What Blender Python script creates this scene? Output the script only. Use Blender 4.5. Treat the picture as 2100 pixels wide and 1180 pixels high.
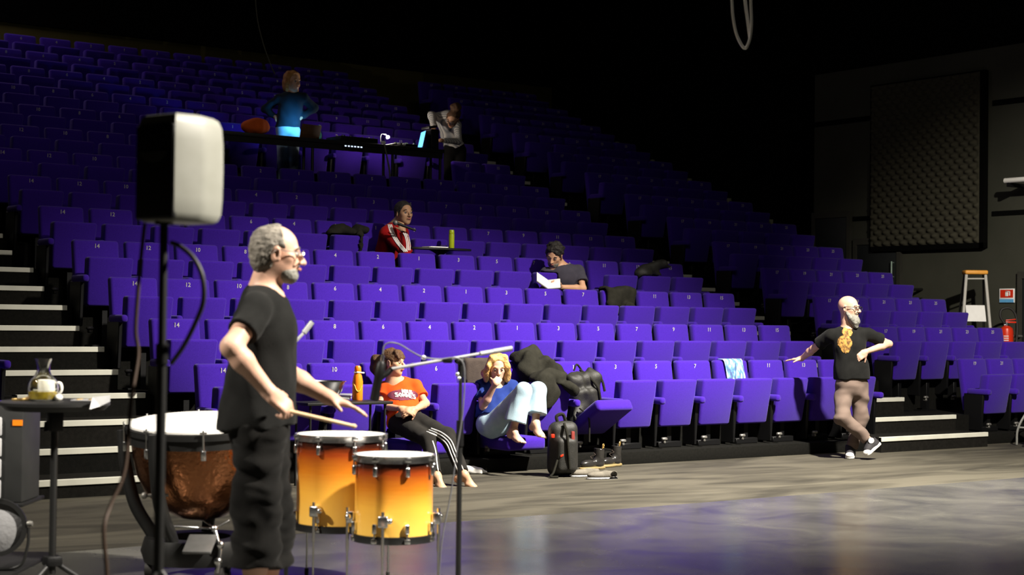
import bpy, bmesh, math, random
import numpy as np
from mathutils import Vector, Matrix

random.seed(7)
for o in list(bpy.data.objects):
    bpy.data.objects.remove(o, do_unlink=True)
SC = bpy.context.scene
COL = SC.collection

# ------------------------------------------------------------------ camera
# world: x along the seat rows (away from the camera), y up the stand, z up; metres
CAM = np.array([-10.2349, -12.8147, 1.4212])
FW = np.array([0.59353, 0.80455, 0.02060]); FW /= np.linalg.norm(FW)
RT = np.array([0.80451, -0.59381, 0.01195]); RT -= FW * (RT @ FW); RT /= np.linalg.norm(RT)
UP = np.cross(RT, FW)
FPX = 3316.38
cam_data = bpy.data.cameras.new('camera')
cam = bpy.data.objects.new('camera', cam_data); COL.objects.link(cam)
cam.matrix_world = Matrix(((RT[0], UP[0], -FW[0], CAM[0]), (RT[1], UP[1], -FW[1], CAM[1]),
                           (RT[2], UP[2], -FW[2], CAM[2]), (0, 0, 0, 1)))
cam_data.sensor_fit = 'HORIZONTAL'; cam_data.sensor_width = 36.0
cam_data.lens = 36.0 * FPX / 2100.0
cam_data.clip_start = 0.1; cam_data.clip_end = 200
cam_data.dof.use_dof = True; cam_data.dof.focus_distance = 15.5; cam_data.dof.aperture_fstop = 3.0
SC.camera = cam

# ------------------------------------------------------------------ world, lights, exposure
w = bpy.data.worlds.new('world'); SC.world = w; w.use_nodes = True
w.node_tree.nodes['Background'].inputs[0].default_value = (0.9, 0.85, 0.6, 1)
w.node_tree.nodes['Background'].inputs[1].default_value = 0.0006
SC.view_settings.view_transform = 'Standard'; SC.view_settings.look = 'None'
SC.view_settings.gamma = 1.0; SC.view_settings.use_curve_mapping = False
SC.view_settings.exposure = 0.65

def spot(name, loc, aim, watts, angle, blend, radius=0.12, color=(1, 0.93, 0.82)):
    d = bpy.data.lights.new(name, 'SPOT'); d.energy = watts; d.spot_size = math.radians(angle)
    d.spot_blend = blend; d.shadow_soft_size = radius; d.color = color
    o = bpy.data.objects.new(name, d); COL.objects.link(o); o.location = loc
    o.rotation_euler = (Vector(aim) - Vector(loc)).to_track_quat('-Z', 'Y').to_euler()
    return o
def area(name, loc, aim, watts, size, color=(1, 0.93, 0.82), spread=180):
    d = bpy.data.lights.new(name, 'AREA'); d.energy = watts; d.size = size; d.color = color
    d.spread = math.radians(spread)
    o = bpy.data.objects.new(name, d); COL.objects.link(o); o.location = loc
    o.rotation_euler = (Vector(aim) - Vector(loc)).to_track_quat('-Z', 'Y').to_euler()
    return o
# stage projectors on the grid over the stage, all warm white
spot('stage_spot_front', (1.0, -6.2, 7.6), (0.0, -1.9, 0.0), 11500, 77, 1.0, 0.18)
spot('stage_spot_side', (-13.0, -4.6, 6.8), (-6.5, -5.6, 0.8), 3000, 30, 0.8, 0.18)
spot('stage_spot_near', (-3.2, -10.4, 6.4), (-7.1, -7.0, 1.2), 6000, 54, 0.6, 0.2)
spot('stage_spot_wall', (0.5, -8.0, 6.8), (9.5, 0.0, 0.4), 5200, 44, 1.0)
area('stage_top_wash', (-3.0, -5.0, 8.4), (-3.0, -4.4, 0), 130, 5.0)
area('house_light', (-4.0, 10.2, 8.7), (-4.0, 7.0, 2.5), 72, 5.0, (1.0, 0.82, 0.9))

# ------------------------------------------------------------------ materials
def mat(name, color, rough=0.6, metal=0.0, noise=None, bump=None, spec=0.5, coat=0.0, sheen=0.0,
        trans=0.0, emit=None, ior=1.45, tex='Object'):
    """noise = (scale, other colour[, contrast]); bump = (scale, strength)"""
    m = bpy.data.materials.new(name); m.use_nodes = True
    nt = m.node_tree; b = nt.nodes['Principled BSDF']; L = nt.links.new
    b.inputs['Base Color'].default_value = (*color, 1)
    b.inputs['Roughness'].default_value = rough; b.inputs['Metallic'].default_value = metal
    b.inputs['Specular IOR Level'].default_value = spec
    b.inputs['Coat Weight'].default_value = coat; b.inputs['Coat Roughness'].default_value = 0.06
    b.inputs['Sheen Weight'].default_value = sheen
    b.inputs['Transmission Weight'].default_value = trans; b.inputs['IOR'].default_value = ior
    if emit:
        b.inputs['Emission Color'].default_value = (*emit[0], 1); b.inputs['Emission Strength'].default_value = emit[1]
    if noise or bump:
        tc = nt.nodes.new('ShaderNodeTexCoord')
    if noise:
        n = nt.nodes.new('ShaderNodeTexNoise'); n.inputs['Scale'].default_value = noise[0]
        n.inputs['Detail'].default_value = 5
        L(tc.outputs[tex], n.inputs['Vector'])
        r = nt.nodes.new('ShaderNodeValToRGB')
        c = noise[2] if len(noise) > 2 else 0.22
        r.color_ramp.elements[0].position = 0.5 - c; r.color_ramp.elements[1].position = 0.5 + c
        r.color_ramp.elements[0].color = (*color, 1); r.color_ramp.elements[1].color = (*noise[1], 1)
        L(n.outputs['Fac'], r.inputs[0]); L(r.outputs[0], b.inputs['Base Color'])
    if bump:
        n2 = nt.nodes.new('ShaderNodeTexNoise'); n2.inputs['Scale'].default_value = bump[0]
        n2.inputs['Detail'].default_value = 4
        L(tc.outputs[tex], n2.inputs['Vector'])
        bp = nt.nodes.new('ShaderNodeBump'); bp.inputs['Strength'].default_value = bump[1]
        bp.inputs['Distance'].default_value = 0.01
        L(n2.outputs['Fac'], bp.inputs['Height']); L(bp.outputs[0], b.inputs['Normal'])
    return m

M = {}
M['seat'] = mat('seat_fabric', (0.034, 0.0078, 0.245), 0.9, noise=(90, (0.044, 0.011, 0.30)), bump=(260, 0.25), sheen=0.12, spec=0.12)
M['black'] = mat('black_paint', (0.0042, 0.0042, 0.0042), 0.5, noise=(6, (0.007, 0.007, 0.0066)))
M['plastic'] = mat('black_plastic', (0.0035, 0.0035, 0.0038), 0.5, bump=(120, 0.1), spec=0.3)
M['steel'] = mat('grey_steel', (0.24, 0.23, 0.21), 0.5, 0.6, noise=(30, (0.16, 0.155, 0.14)))
M['chrome'] = mat('chrome', (0.86, 0.86, 0.86), 0.24, 1.0, noise=(8, (0.7, 0.7, 0.7)))
M['number'] = mat('number_print', (0.44, 0.41, 0.44), 0.7, noise=(60, (0.36, 0.34, 0.37)))
M['nosing'] = mat('nosing_white', (0.74, 0.73, 0.62), 0.6, noise=(5, (0.62, 0.61, 0.52)))
M['carpet'] = mat('black_carpet', (0.0045, 0.0045, 0.0038), 0.95, noise=(40, (0.008, 0.0076, 0.0064)), bump=(200, 0.4), spec=0.1)
M['tread'] = mat('tread_carpet', (0.0075, 0.0070, 0.0058), 0.95, noise=(30, (0.013, 0.012, 0.010)), bump=(200, 0.4), spec=0.1)
M['wall'] = mat('dark_wall_paint', (0.038, 0.039, 0.028), 0.8, noise=(1.3, (0.050, 0.050, 0.037)), bump=(90, 0.15), spec=0.2)
M['wallback'] = mat('dark_brown_wall', (0.085, 0.075, 0.020), 0.9, noise=(2, (0.105, 0.092, 0.03)), spec=0.1)
M['dark'] = mat('black_drape', (0.0018, 0.0018, 0.0017), 1.0, noise=(3, (0.0028, 0.0028, 0.0024)), spec=0.05)
M['foam'] = mat('acoustic_foam', (0.046, 0.043, 0.029), 0.95, noise=(14, (0.056, 0.052, 0.036)), bump=(60, 0.3), spec=0.1)

# ------------------------------------------------------------------ helpers
class MB:
    """collects shapes in one mesh"""
    def __init__(s): s.bm = bmesh.new()
    def _xf(s, vs, M4):
        bmesh.ops.transform(s.bm, matrix=M4, verts=vs)
    def box(s, lo, hi, bev=0.0, seg=2, fn=None):
        lo = Vector(lo); hi = Vector(hi)
        r = bmesh.ops.create_cube(s.bm, size=1.0)
        vs = r['verts']; d = hi - lo; c = (hi + lo) / 2
        s._xf(vs, Matrix.Translation(c) @ Matrix.Diagonal((d.x, d.y, d.z, 1)))
        if bev:
            es = list({e for v in vs for e in v.link_edges})
            g = bmesh.ops.bevel(s.bm, geom=es, offset=bev, segments=seg, profile=0.5, affect='EDGES')
            vs = list({v for f in g['faces'] for v in f.verts})
        if fn:
            done = set()
            for v in vs:
                if v.index in done and v.index >= 0: pass
                v.co = Vector(fn(v.co))
        return s
    def obox(s, c, ax, half, bev=0.0, seg=2):
        """oriented box: centre, 3 axes, half sizes"""
        r = bmesh.ops.create_cube(s.bm, size=2.0); vs = r['verts']
        a = [Vector(x).normalized() * h for x, h in zip(ax, half)]
        m = Matrix(((a[0].x, a[1].x, a[2].x, c[0]), (a[0].y, a[1].y, a[2].y, c[1]), (a[0].z, a[1].z, a[2].z, c[2]), (0, 0, 0, 1)))
        s._xf(vs, m)
        if m.determinant() < 0:
            bmesh.ops.reverse_faces(s.bm, faces=list({f for v in vs for f in v.link_faces}))
        if bev:
            es = list({e for v in vs for e in v.link_edges})
            bmesh.ops.bevel(s.bm, geom=es, offset=bev, segments=seg, profile=0.5, affect='EDGES')
        return s
    def tube(s, pts, rad, n=10, cap=True):
        """swept tube through pts; rad number or list"""
        P = [Vector(p) for p in pts]; R = rad if isinstance(rad, (list, tuple)) else [rad] * len(P)
        up = Vector((0.13, 0.21, 1)).normalized(); rings = []
        pu = None
        for i, p in enumerate(P):
            t = (P[min(i + 1, len(P) - 1)] - P[max(i - 1, 0)]).normalized()
            if pu is None:
                a = up if abs(t.dot(up)) < 0.95 else Vector((1, 0, 0))
                u = (a - t * a.dot(t)).normalized()
            else:
                u = (pu - t * pu.dot(t)).normalized()
            pu = u; v = t.cross(u)
            rings.append([s.bm.verts.new(p + (u * math.cos(2 * math.pi * k / n) + v * math.sin(2 * math.pi * k / n)) * R[i]) for k in range(n)])
        for a, b in zip(rings, rings[1:]):
            for k in range(n):
                s.bm.faces.new((a[k], a[(k + 1) % n], b[(k + 1) % n], b[k]))
        if cap:
            s.bm.faces.new(rings[0][::-1]); s.bm.faces.new(rings[-1])
        return s
    def lathe(s, prof, c=(0, 0, 0), axis=(0, 0, 1), n=32, closed=False):
        """prof list of (r, h) turned about axis through c"""
        ax = Vector(axis).normalized(); a = Vector((1, 0, 0)) if abs(ax.x) < 0.9 else Vector((0, 1, 0))
        u = (a - ax * a.dot(ax)).normalized(); v = ax.cross(u); c = Vector(c); rings = []
        for r, h in prof:
            if r < 1e-6: rings.append([s.bm.verts.new(c + ax * h)])
            else: rings.append([s.bm.verts.new(c + ax * h + (u * math.cos(2 * math.pi * k / n) + v * math.sin(2 * math.pi * k / n)) * r) for k in range(n)])
        pairs = list(zip(rings, rings[1:]))
        if closed: pairs.append((rings[-1], rings[0]))
        for a, b in pairs:
            for k in range(n):
                k2 = (k + 1) % n
                if len(a) == 1 and len(b) == 1: break
                if len(a) == 1: s.bm.faces.new((a[0], b[k2], b[k]))
                elif len(b) == 1: s.bm.faces.new((a[k], a[k2], b[0]))
                else: s.bm.faces.new((a[k], a[k2], b[k2], b[k]))
        return s
    def poly(s, pts, thick=0.0, nrm=(0, 0, 1)):
        """flat polygon given in order, pushed thick along nrm"""
        nrm = Vector(nrm).normalized() * thick
        a = [s.bm.verts.new(Vector(p)) for p in pts]
        if thick == 0: s.bm.faces.new(a); return s
        b = [s.bm.verts.new(Vector(p) + nrm) for p in pts]
        s.bm.faces.new(a[::-1]); s.bm.faces.new(b); n = len(a)
        for i in range(n): s.bm.faces.new((a[i], a[(i + 1) % n], b[(i + 1) % n], b[i]))
        return s
    def ball(s, c, r, n=12, scale=(1, 1, 1)):
        g = bmesh.ops.create_uvsphere(s.bm, u_segments=n, v_segments=max(6, n // 2 + 2), radius=r)
        s._xf(g['verts'], Matrix.Translation(Vector(c)) @ Matrix.Diagonal((*scale, 1)))
        return s
    def mesh(s, name, m, smooth=True, fix=True):
        if fix: bmesh.ops.recalc_face_normals(s.bm, faces=s.bm.faces[:])
        me = bpy.data.meshes.new(name); s.bm.to_mesh(me); s.bm.free()
        if m: me.materials.append(M[m] if isinstance(m, str) else m)
        if smooth:
            for p in me.polygons: p.use_smooth = True
            try: me.set_sharp_from_angle(angle=math.radians(38))
            except Exception: pass
        return me

def obj(name, data, parent=None, loc=(0, 0, 0), rot=(0, 0, 0)):
    o = bpy.data.objects.new(name, data); COL.objects.link(o)
    o.location = loc; o.rotation_euler = rot
    if parent: o.parent = parent
    return o
def tag(o, label, cat, group=None):
    o['label'] = label; o['category'] = cat
    if group: o['group'] = group
    return o
def thing(name, label, cat, loc=(0, 0, 0), rotz=0.0, group=None):
    return tag(obj(name, None, None, loc, (0, 0, rotz)), label, cat, group)
def struct(name, mb, m, parent=None):
    o = obj(name, mb.mesh(name, m), parent)
    if parent is None: o['kind'] = 'structure'
    return o
def add(parent, name, mb, m, label=None, smooth=True):
    """a part whose shapes were given in world coordinates"""
    me = mb.mesh(name, m, smooth) if isinstance(mb, MB) else mb
    p = parent
    off = Vector((0, 0, 0))
    while p: off += p.location; p = p.parent
    if off.length: me.transform(Matrix.Translation(-off))
    o = obj(name, me, parent)
    if label: o['label'] = label
    return o
def at(x, y, Z):
    """point Z metres in front of the lens plane seen at pixel (x, y) of the 2100 x 1180 frame"""
    return Vector(CAM + (FW + RT * ((x - 1050) / FPX) + UP * ((590 - y) / FPX)) * Z)
def at_z(x, y, z):
    D = FW + RT * ((x - 1050) / FPX) + UP * ((590 - y) / FPX)
    return Vector(CAM + D * ((z - CAM[2]) / D[2]))
def at_y(x, y, v):
    D = FW + RT * ((x - 1050) / FPX) + UP * ((590 - y) / FPX)
    return Vector(CAM + D * ((v - CAM[1]) / D[1]))
RH = Vector((RT[0], RT[1], 0)).normalized()      # to the right, level
FH = Vector((FW[0], FW[1], 0)).normalized()      # away, level
ZU = Vector((0, 0, 1))

# ------------------------------------------------------------------ the hall
DR, RR = 0.9612, 0.3922           # row depth and rise
struct('floor', MB().box((-17, -20, -0.12), (9.8, 13, 0)), None)
fl = bpy.data.objects['floor']
def floor_mat():
    m = mat('stage_floor_paint', (0.050, 0.045, 0.034), 0.75, bump=(120, 0.15), spec=0.25)
    nt = m.node_tree; b = nt.nodes['Principled BSDF']; L = nt.links.new
    tc = nt.nodes.new('ShaderNodeTexCoord'); mp = nt.nodes.new('ShaderNodeMapping')
    mp.inputs['Scale'].default_value = (0.45, 1.6, 1); mp.inputs['Rotation'].default_value = (0, 0, 0.25)
    n = nt.nodes.new('ShaderNodeTexNoise'); n.inputs['Scale'].default_value = 1.3; n.inputs['Detail'].default_value = 6
    n.inputs['Distortion'].default_value = 1.2
    r = nt.nodes.new('ShaderNodeValToRGB'); r.color_ramp.elements[0].position = 0.34; r.color_ramp.elements[1].position = 0.62
    r.color_ramp.elements[0].color = (0.030, 0.027, 0.020, 1); r.color_ramp.elements[1].color = (0.082, 0.074, 0.055, 1)  # darker streaks put stains and cast shadow bands into the floor colour
    L(tc.outputs['Object'], mp.inputs[0]); L(mp.outputs[0], n.inputs['Vector']); L(n.outputs['Fac'], r.inputs[0]); L(r.outputs[0], b.inputs['Base Color'])
    return m
fl.data.materials.append(floor_mat())
def vinyl_mat():
    m = mat('dance_vinyl', (0.03, 0.03, 0.034), 0.3, spec=0.36)
    nt = m.node_tree; b = nt.nodes['Principled BSDF']; L = nt.links.new
    tc = nt.nodes.new('ShaderNodeTexCoord')
    n = nt.nodes.new('ShaderNodeTexNoise'); n.inputs['Scale'].default_value = 1.7; n.inputs['Detail'].default_value = 7; n.inputs['Distortion'].default_value = 0.8
    r = nt.nodes.new('ShaderNodeValToRGB'); r.color_ramp.elements[0].position = 0.3; r.color_ramp.elements[1].position = 0.75
    r.color_ramp.elements[0].color = (0.046, 0.046, 0.042, 1); r.color_ramp.elements[1].color = (0.105, 0.102, 0.086, 1)
    # fine scuffs
    mp = nt.nodes.new('ShaderNodeMapping'); mp.inputs['Scale'].default_value = (3, 14, 1); mp.inputs['Rotation'].default_value = (0, 0, 0.5)
    v = nt.nodes.new('ShaderNodeTexNoise'); v.inputs['Scale'].default_value = 2.2; v.inputs['Detail'].default_value = 8
    r2 = nt.nodes.new('ShaderNodeValToRGB'); r2.color_ramp.elements[0].position = 0.62; r2.color_ramp.elements[1].position = 0.74
    r2.color_ramp.elements[0].color = (0, 0, 0, 1); r2.color_ramp.elements[1].color = (0.06, 0.055, 0.05, 1)
    mx = nt.nodes.new('ShaderNodeMix'); mx.data_type = 'RGBA'; mx.blend_type = 'ADD'; mx.inputs[0].default_value = 0.5
    L(tc.outputs['Object'], n.inputs['Vector']); L(n.outputs['Fac'], r.inputs[0])
    L(tc.outputs['Object'], mp.inputs[0]); L(mp.outputs[0], v.inputs['Vector']); L(v.outputs['Fac'], r2.inputs[0])
    L(r.outputs[0], mx.inputs[6]); L(r2.outputs[0], mx.inputs[7]); L(mx.outputs[2], b.inputs['Base Color'])
    rr = nt.nodes.new('ShaderNodeMapRange'); rr.inputs[3].default_value = 0.17; rr.inputs[4].default_value = 0.33
    L(n.outputs['Fac'], rr.inputs[0]); L(rr.outputs[0], b.inputs['Roughness'])
    return m
M['vinyl'] = vinyl_mat()
dfl = obj('dance_floor', MB().box((-9.5, -14.5, 0), (6.5, -3.42, 0.004)).mesh('dance_floor', 'vinyl'))
dfl['kind'] = 'structure'

struct('ceiling', MB().box((-17, -20, 9.0), (9.8, 13, 9.2)), 'dark')
struct('wall_back', MB().box((-17, 12.75, 0), (9.8, 13.0, 6.1)), 'wallback')
struct('wall_back_upper', MB().box((-17, 12.70, 6.1), (9.8, 13.0, 9.0)), 'dark')
struct('wall_left', MB().box((-17.2, -20, 0), (-17, 13, 9.0)), 'dark')
struct('wall_front', MB().box((-17, -20.2, 0), (9.8, -20, 9.0)), 'dark')
struct('wall_right', MB().box((9.6, -20, 0), (9.8, 5.70, 5.55)), 'wall')
struct('wall_right_upper', MB().box((9.57, -20, 5.55), (9.8, 13, 9.0)), 'dark')
struct('wall_right_rear', MB().box((9.72, 5.70, 0), (9.8, 13, 5.55)), 'dark')
struct('trim_1', MB().box((9.585, 4.42, 4.68), (9.602, 5.70, 4.76)), 'dark')
struct('trim_2', MB().box((9.585, -2.0, 4.68), (9.602, 2.16, 4.76)), 'dark')
struct('trim_3', MB().box((9.585, -2.0, 3.05), (9.602, 2.16, 3.12)), 'dark')
struct('trim_4', MB().box((9.585, 4.42, 3.09), (9.602, 4.85, 3.16)), 'dark')
M['door'] = mat('dark_door', (0.007, 0.009, 0.009), 0.6, noise=(4, (0.010, 0.012, 0.011)))
M['frame'] = mat('door_frame', (0.026, 0.025, 0.018), 0.7, noise=(6, (0.034, 0.032, 0.024)))
def door(name, y0, y1, z0, z1):
    d = struct(name, MB().box((9.55, y0, z0), (9.60, y1, z1), 0.004), 'door')
    f = MB().box((9.53, y0 - 0.07, z0), (9.60, y0, z1 + 0.10)).box((9.53, y1, z0), (9.60, y1 + 0.07, z1 + 0.10)).box((9.53, y0, z1), (9.60, y1, z1 + 0.10))
    add(d, 'door_frame', f, 'frame')
    return d
door('door_1', 4.93, 5.62, 1.0, 3.16)
d2 = door('door_2', 3.90, 4.72, 0.6, 2.70)
M['handle'] = mat('pale_green_metal', (0.35, 0.45, 0.38), 0.35, 0.6, noise=(9, (0.3, 0.4, 0.34)))
add(d2, 'door_handle', MB().tube([(9.50, 3.97, 2.16), (9.50, 3.97, 2.42)], 0.016).tube([(9.55, 3.97, 2.18), (9.50, 3.97, 2.18)], 0.01).tube([(9.55, 3.97, 2.40), (9.50, 3.97, 2.40)], 0.01), 'handle', 'pale vertical pull handle')
door('door_3', 0.55, 1.60, 0.0, 2.12)

# egg-crate acoustic panel on the side wall
def foam_panel():
    ny, nz = 120, 132; y0, y1, z0, z1 = 2.32, 4.40, 2.66, 5.20
    bm = bmesh.new(); g = []
    for j in range(nz + 1):
        row = []
        for i in range(ny + 1):
            y = y0 + (y1 - y0) * i / ny; z = z0 + (z1 - z0) * j / nz
            e = min(i, ny - i, j, nz - j) > 0
            h = (0.5 + 0.5 * math.sin(2 * math.pi * (y - y0) / 0.173 + (math.pi if int((z - z0) / 0.085) % 2 else 0))) * abs(math.sin(math.pi * (z - z0) / 0.085)) * 0.055
            row.append(bm.verts.new((9.50 - h if e else 9.50, y, z)))
        g.append(row)
    for j in range(nz):
        for i in range(ny):
            bm.faces.new((g[j][i], g[j + 1][i], g[j + 1][i + 1], g[j][i + 1]))
    me = bpy.data.meshes.new('foam_surface'); bm.to_mesh(me); bm.free(); me.materials.append(M['foam'])
    for p in me.polygons: p.use_smooth = True
    return me
pn = thing('acoustic_panel', 'tall dark egg-crate acoustic foam panel on the side wall above the ladder', 'acoustic panel', (9.55, 3.36, 2.6))
add(pn, 'foam_face', foam_panel(), None)
add(pn, 'backing_frame', MB().box((9.50, 2.24, 2.58), (9.60, 2.32, 5.22)).box((9.50, 4.40, 2.58), (9.60, 4.42, 5.22)).box((9.50, 2.24, 2.58), (9.60, 4.42, 2.66)).box((9.50, 2.24, 5.20), (9.60, 4.42, 5.22)).box((9.56, 2.3, 2.6), (9.60, 4.42, 5.2)), 'dark')

# black drape beyond the end of the side wall
def drape(name, label, x, y0, y1, z0, z1, amp=0.07, wl=0.42):
    bm = bmesh.new(); n = int((y1 - y0) / 0.06); A = []; B = []
    for i in range(n + 1):
        y = y0 + (y1 - y0) * i / n; dx = amp * math.sin(2 * math.pi * y / wl) + 0.03 * math.sin(2 * math.pi * y / 1.7)
        A.append(bm.verts.new((x + dx, y, z0))); B.append(bm.verts.new((x + dx, y, z1)))
    for i in range(n): bm.faces.new((A[i], A[i + 1], B[i + 1], B[i]))
    me = bpy.data.meshes.new(name); bm.to_mesh(me); bm.free(); me.materials.append(M['dark'])
    for p in me.polygons: p.use_smooth = True
    o = obj(name, me); tag(o, label, 'curtain'); s = o.modifiers.new('thick', 'SOLIDIFY'); s.thickness = 0.012
    return o
drape('stage_curtain', 'tall black curtain hanging beside the upper rows past the wall end', 9.45, 5.80, 12.5, 0.2, 8.6)

# the raked stand
NR = 13
def zplat(k): return RR * k - 0.06
for k in range(1, NR + 1):
    v0 = (k - 1) * DR - 0.14
    p = struct('stand_platform', MB().box((-9.4, v0, zplat(k - 1) if k > 1 else 0), (8.46, 12.70, zplat(k))), 'carpet')
struct('stand_plinth', MB().box((-4.20, -0.50, 0), (4.12, -0.14, 0.125), 0.004), 'carpet')
struct('stand_plinth', MB().box((5.72, -0.50, 0), (8.46, -0.14, 0.125), 0.004), 'carpet')
def step(u0, u1, v0, v1, z0, z1, nos=True):
    s = struct('stair_step', MB().box((u0, v0, z0), (u1, v1, z1 - 0.004)), 'tread')
    if nos: add(s, 'step_nosing', MB().box((u0, v0 - 0.012, z1 - 0.050), (u1, v0 + 0.035, z1), 0.004), 'nosing', smooth=False)
    return s
for n in range(1, 2 * NR):
    v0 = -0.62 + (n - 1) * DR / 2; z1 = 0.196 * n - 0.05
    k = n // 2
    zb = 0 if n < 2 else zplat(k)
    u0 = -6.1 if n < 4 else -5.42
    if n % 2: step(u0, -4.25 - (0.06 if n > 3 else 0), v0, v0 + DR / 2 + 0.0, zb, z1)
    else: step(u0, -4.25, v0, v0 + 0.12, zplat(k) - 0.1 if k else 0, z1 + 0.004)
step(3.80, 5.68, -0.75, -0.27, 0, 0.172)
step(4.17, 5.70, -0.27, -0.14, 0, 0.352)
for n in range(3, 2 * NR):
    v0 = -0.62 + (n - 1) * DR / 2; z1 = 0.196 * n - 0.05; k = n // 2
    if n % 2: step(4.22, 5.48, v0, v0 + DR / 2, zplat(k), z1)
    else: step(4.22, 5.48, v0, v0 + 0.12, zplat(k) - 0.1, z1 + 0.004)
def pd_hidden(c, k):
    """seats wholly outside the picture"""
    d = np.array([c * 0.5565 + 0.3, k * DR - 0.3, 1.0 + RR * k]) - CAM
    x = 1050 + FPX * (d @ RT) / (d @ FW); y = 590 - FPX * (d @ UP) / (d @ FW)
    return x < -15 or y < -60
# ------------------------------------------------------------------ seats
def tilt(c):   # backrest leans back: the foot of it stands further forward
    return (c.x, c.y - (0.89 - c.z) * 0.16 - 0.012 * (1 - (c.x / 0.25) ** 2), c.z)
PIT, PITR = 0.5565, 0.543
S_BACK = MB().box((-0.242, 0.012, 0.24), (0.242, 0.105, 0.892), 0.030, 3, tilt).mesh('backrest', 'seat')
def pan_fn(c):
    z = c.z
    if z < 0.40:
        z = z + 0.05 * (c.x / 0.23) ** 2 * (0.40 - z) / 0.21
    return (c.x * (1 - 0.10 * max(0.0, 0.45 - z) / 0.28), c.y - (z - 0.45) * 0.17, z)
S_PAN = MB().box((-0.236, -0.355, 0.175), (0.236, -0.225, 0.708), 0.026, 3, pan_fn).mesh('seat_pan', 'seat')
S_PANLOW = MB().box((-0.226, -0.72, 0.085), (0.226, -0.17, 0.205), 0.035, 3).mesh('seat_pan', 'seat')
def half_fn(c):   # pan halfway down, turned about its hinge
    a = math.radians(31); y0, z0 = -0.20, 0.20; y = c.y - y0; z = c.z - z0
    return (c.x, y0 + y * math.cos(a) + z * math.sin(a) - 0.02, z0 - y * math.sin(a) + z * math.cos(a) + 0.03)
S_PANHALF = MB().box((-0.226, -0.72, 0.135), (0.226, -0.17, 0.255), 0.035, 3, half_fn).mesh('seat_pan', 'seat')
S_ARM = MB().box((-0.034, -0.445, 0.458), (0.034, -0.115, 0.530), 0.026, 3).mesh('armrest', 'seat')
S_SIDE = MB().box((-0.020, -0.35, 0.02), (0.020, -0.06, 0.47), 0.008, 1, lambda c: (c.x, c.y + (0.03 if c.z < 0.2 and c.y < -0.2 else 0), c.z)).mesh('side_panel', 'plastic')
S_FOOT0 = MB().box((-0.16, -0.24, 0.0), (0.16, -0.10, 0.06), 0.006, 1).box((-0.03, -0.22, 0.05), (0.03, -0.10, 0.30)).mesh('foot_bracket', 'plastic')
S_FOOT = MB().box((-0.03, -0.24, -0.175), (0.03, -0.12, 0.32), 0.004, 1).box((-0.16, -0.26, -0.18), (0.16, -0.10, -0.165)).mesh('foot_bracket', 'plastic')
S_PLATE = MB().box((-0.285, -0.26, 0.085), (-0.215, -0.22, 0.118), 0.01, 1).box((-0.262, -0.25, 0.055), (-0.232, -0.20, 0.09), 0.006, 1).mesh('fixing_plate', 'steel')
NUM = {}
def number_mesh(n):
    if n not in NUM:
        c = bpy.data.curves.new('n', 'FONT'); c.body = str(n); c.size = 0.060; c.align_x = 'CENTER'; c.align_y = 'CENTER'
        c.extrude = 0.0012; c.offset = 0.0008; c.resolution_u = 2
        o = bpy.data.objects.new('n', c); COL.objects.link(o)
        bpy.context.view_layer.update()
        me = bpy.data.meshes.new_from_object(o.evaluated_get(bpy.context.evaluated_depsgraph_get()))
        bpy.data.objects.remove(o); bpy.data.curves.remove(c)
        me.transform(Matrix.Translation((0, -0.004, 0.832)) @ Matrix.Rotation(math.radians(90), 4, 'X'))
        me.name = 'seat_number'; me.materials.clear(); me.materials.append(M['number'])
        NUM[n] = me
    return NUM[n]
ORD = ['front', 'second', 'third', 'fourth', 'fifth', 'sixth', 'seventh', 'eighth', 'ninth', 'tenth', 'eleventh', 'twelfth', 'topmost']
def seat(u, k, n, label, group, pan='up', last=False, ao=0.2785):
    t = thing('theatre_seat', label, 'seat', (u, k * DR, 0.12 + RR * k), 0.0, group)
    if k == 0: t.location.z = 0.125
    obj('backrest', S_BACK, t)
    obj('seat_pan', {'up': S_PAN, 'low': S_PANLOW, 'half': S_PANHALF}[pan], t)
    for s in ((-1, 1) if last else (-1,)):
        x = s * ao
        a = obj('armrest', S_ARM, t, (x, 0, 0))
        obj('side_panel', S_SIDE, t, (x, 0, 0) if k else (x, 0, 0))
    obj('foot_bracket', S_FOOT if k else S_FOOT0, t)
    if k < 5: obj('fixing_plate', S_PLATE, t, (0.04, -0.14, 0.0 if k == 0 else -0.1))
    obj('seat_number', number_mesh(n), t)
    return t
LOWPAN = {(0, 4), (0, 8), (4, 1), (3, 9)}
COLS = [14, 12, 10, 8, 6, 4, 2, 1, 3, 5, 7, 9, 11, 13, 15]
WORDS = {14: 'fourteen', 12: 'twelve', 10: 'ten', 8: 'eight', 6: 'six', 4: 'four', 2: 'two', 1: 'one', 3: 'three', 5: 'five', 7: 'seven', 9: 'nine', 11: 'eleven', 13: 'thirteen', 15: 'fifteen'}
for k in range(NR):
    for i, n in enumerate(COLS):
        c = i - 7
        if k == 7 and -1 <= c <= 5: continue            # the control desk stands there
        if k >= 6 and pd_hidden(c, k): continue
        pan = 'half' if (k, n) == (0, 1) else ('low' if (k, n) in LOWPAN else 'up')
        extra = {'up': 'tip-up', 'low': 'folded-down', 'half': 'half-folded'}[pan]
        seat(c * PIT, k, n, f'violet {extra} seat marked {n} in the {ORD[k]} row of the wide middle block', 'seats of the middle block', pan, n == 15)
ORD5 = ['aisle-end', 'second from the aisle', 'third from the aisle', 'fourth from the aisle', 'wall-end']
for k in range(NR):
    for j in range(5):
        if k == 0 and j == 0: continue
        u = 5.859 + j * PITR
        seat(u, k, 17 + 2 * j, f'violet tip-up seat, {ORD5[j if k or j == 4 else j - 1]}, {ORD[k]} row of the narrow side block', 'seats of the side block', 'up', j == 4, 0.2655)
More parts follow.
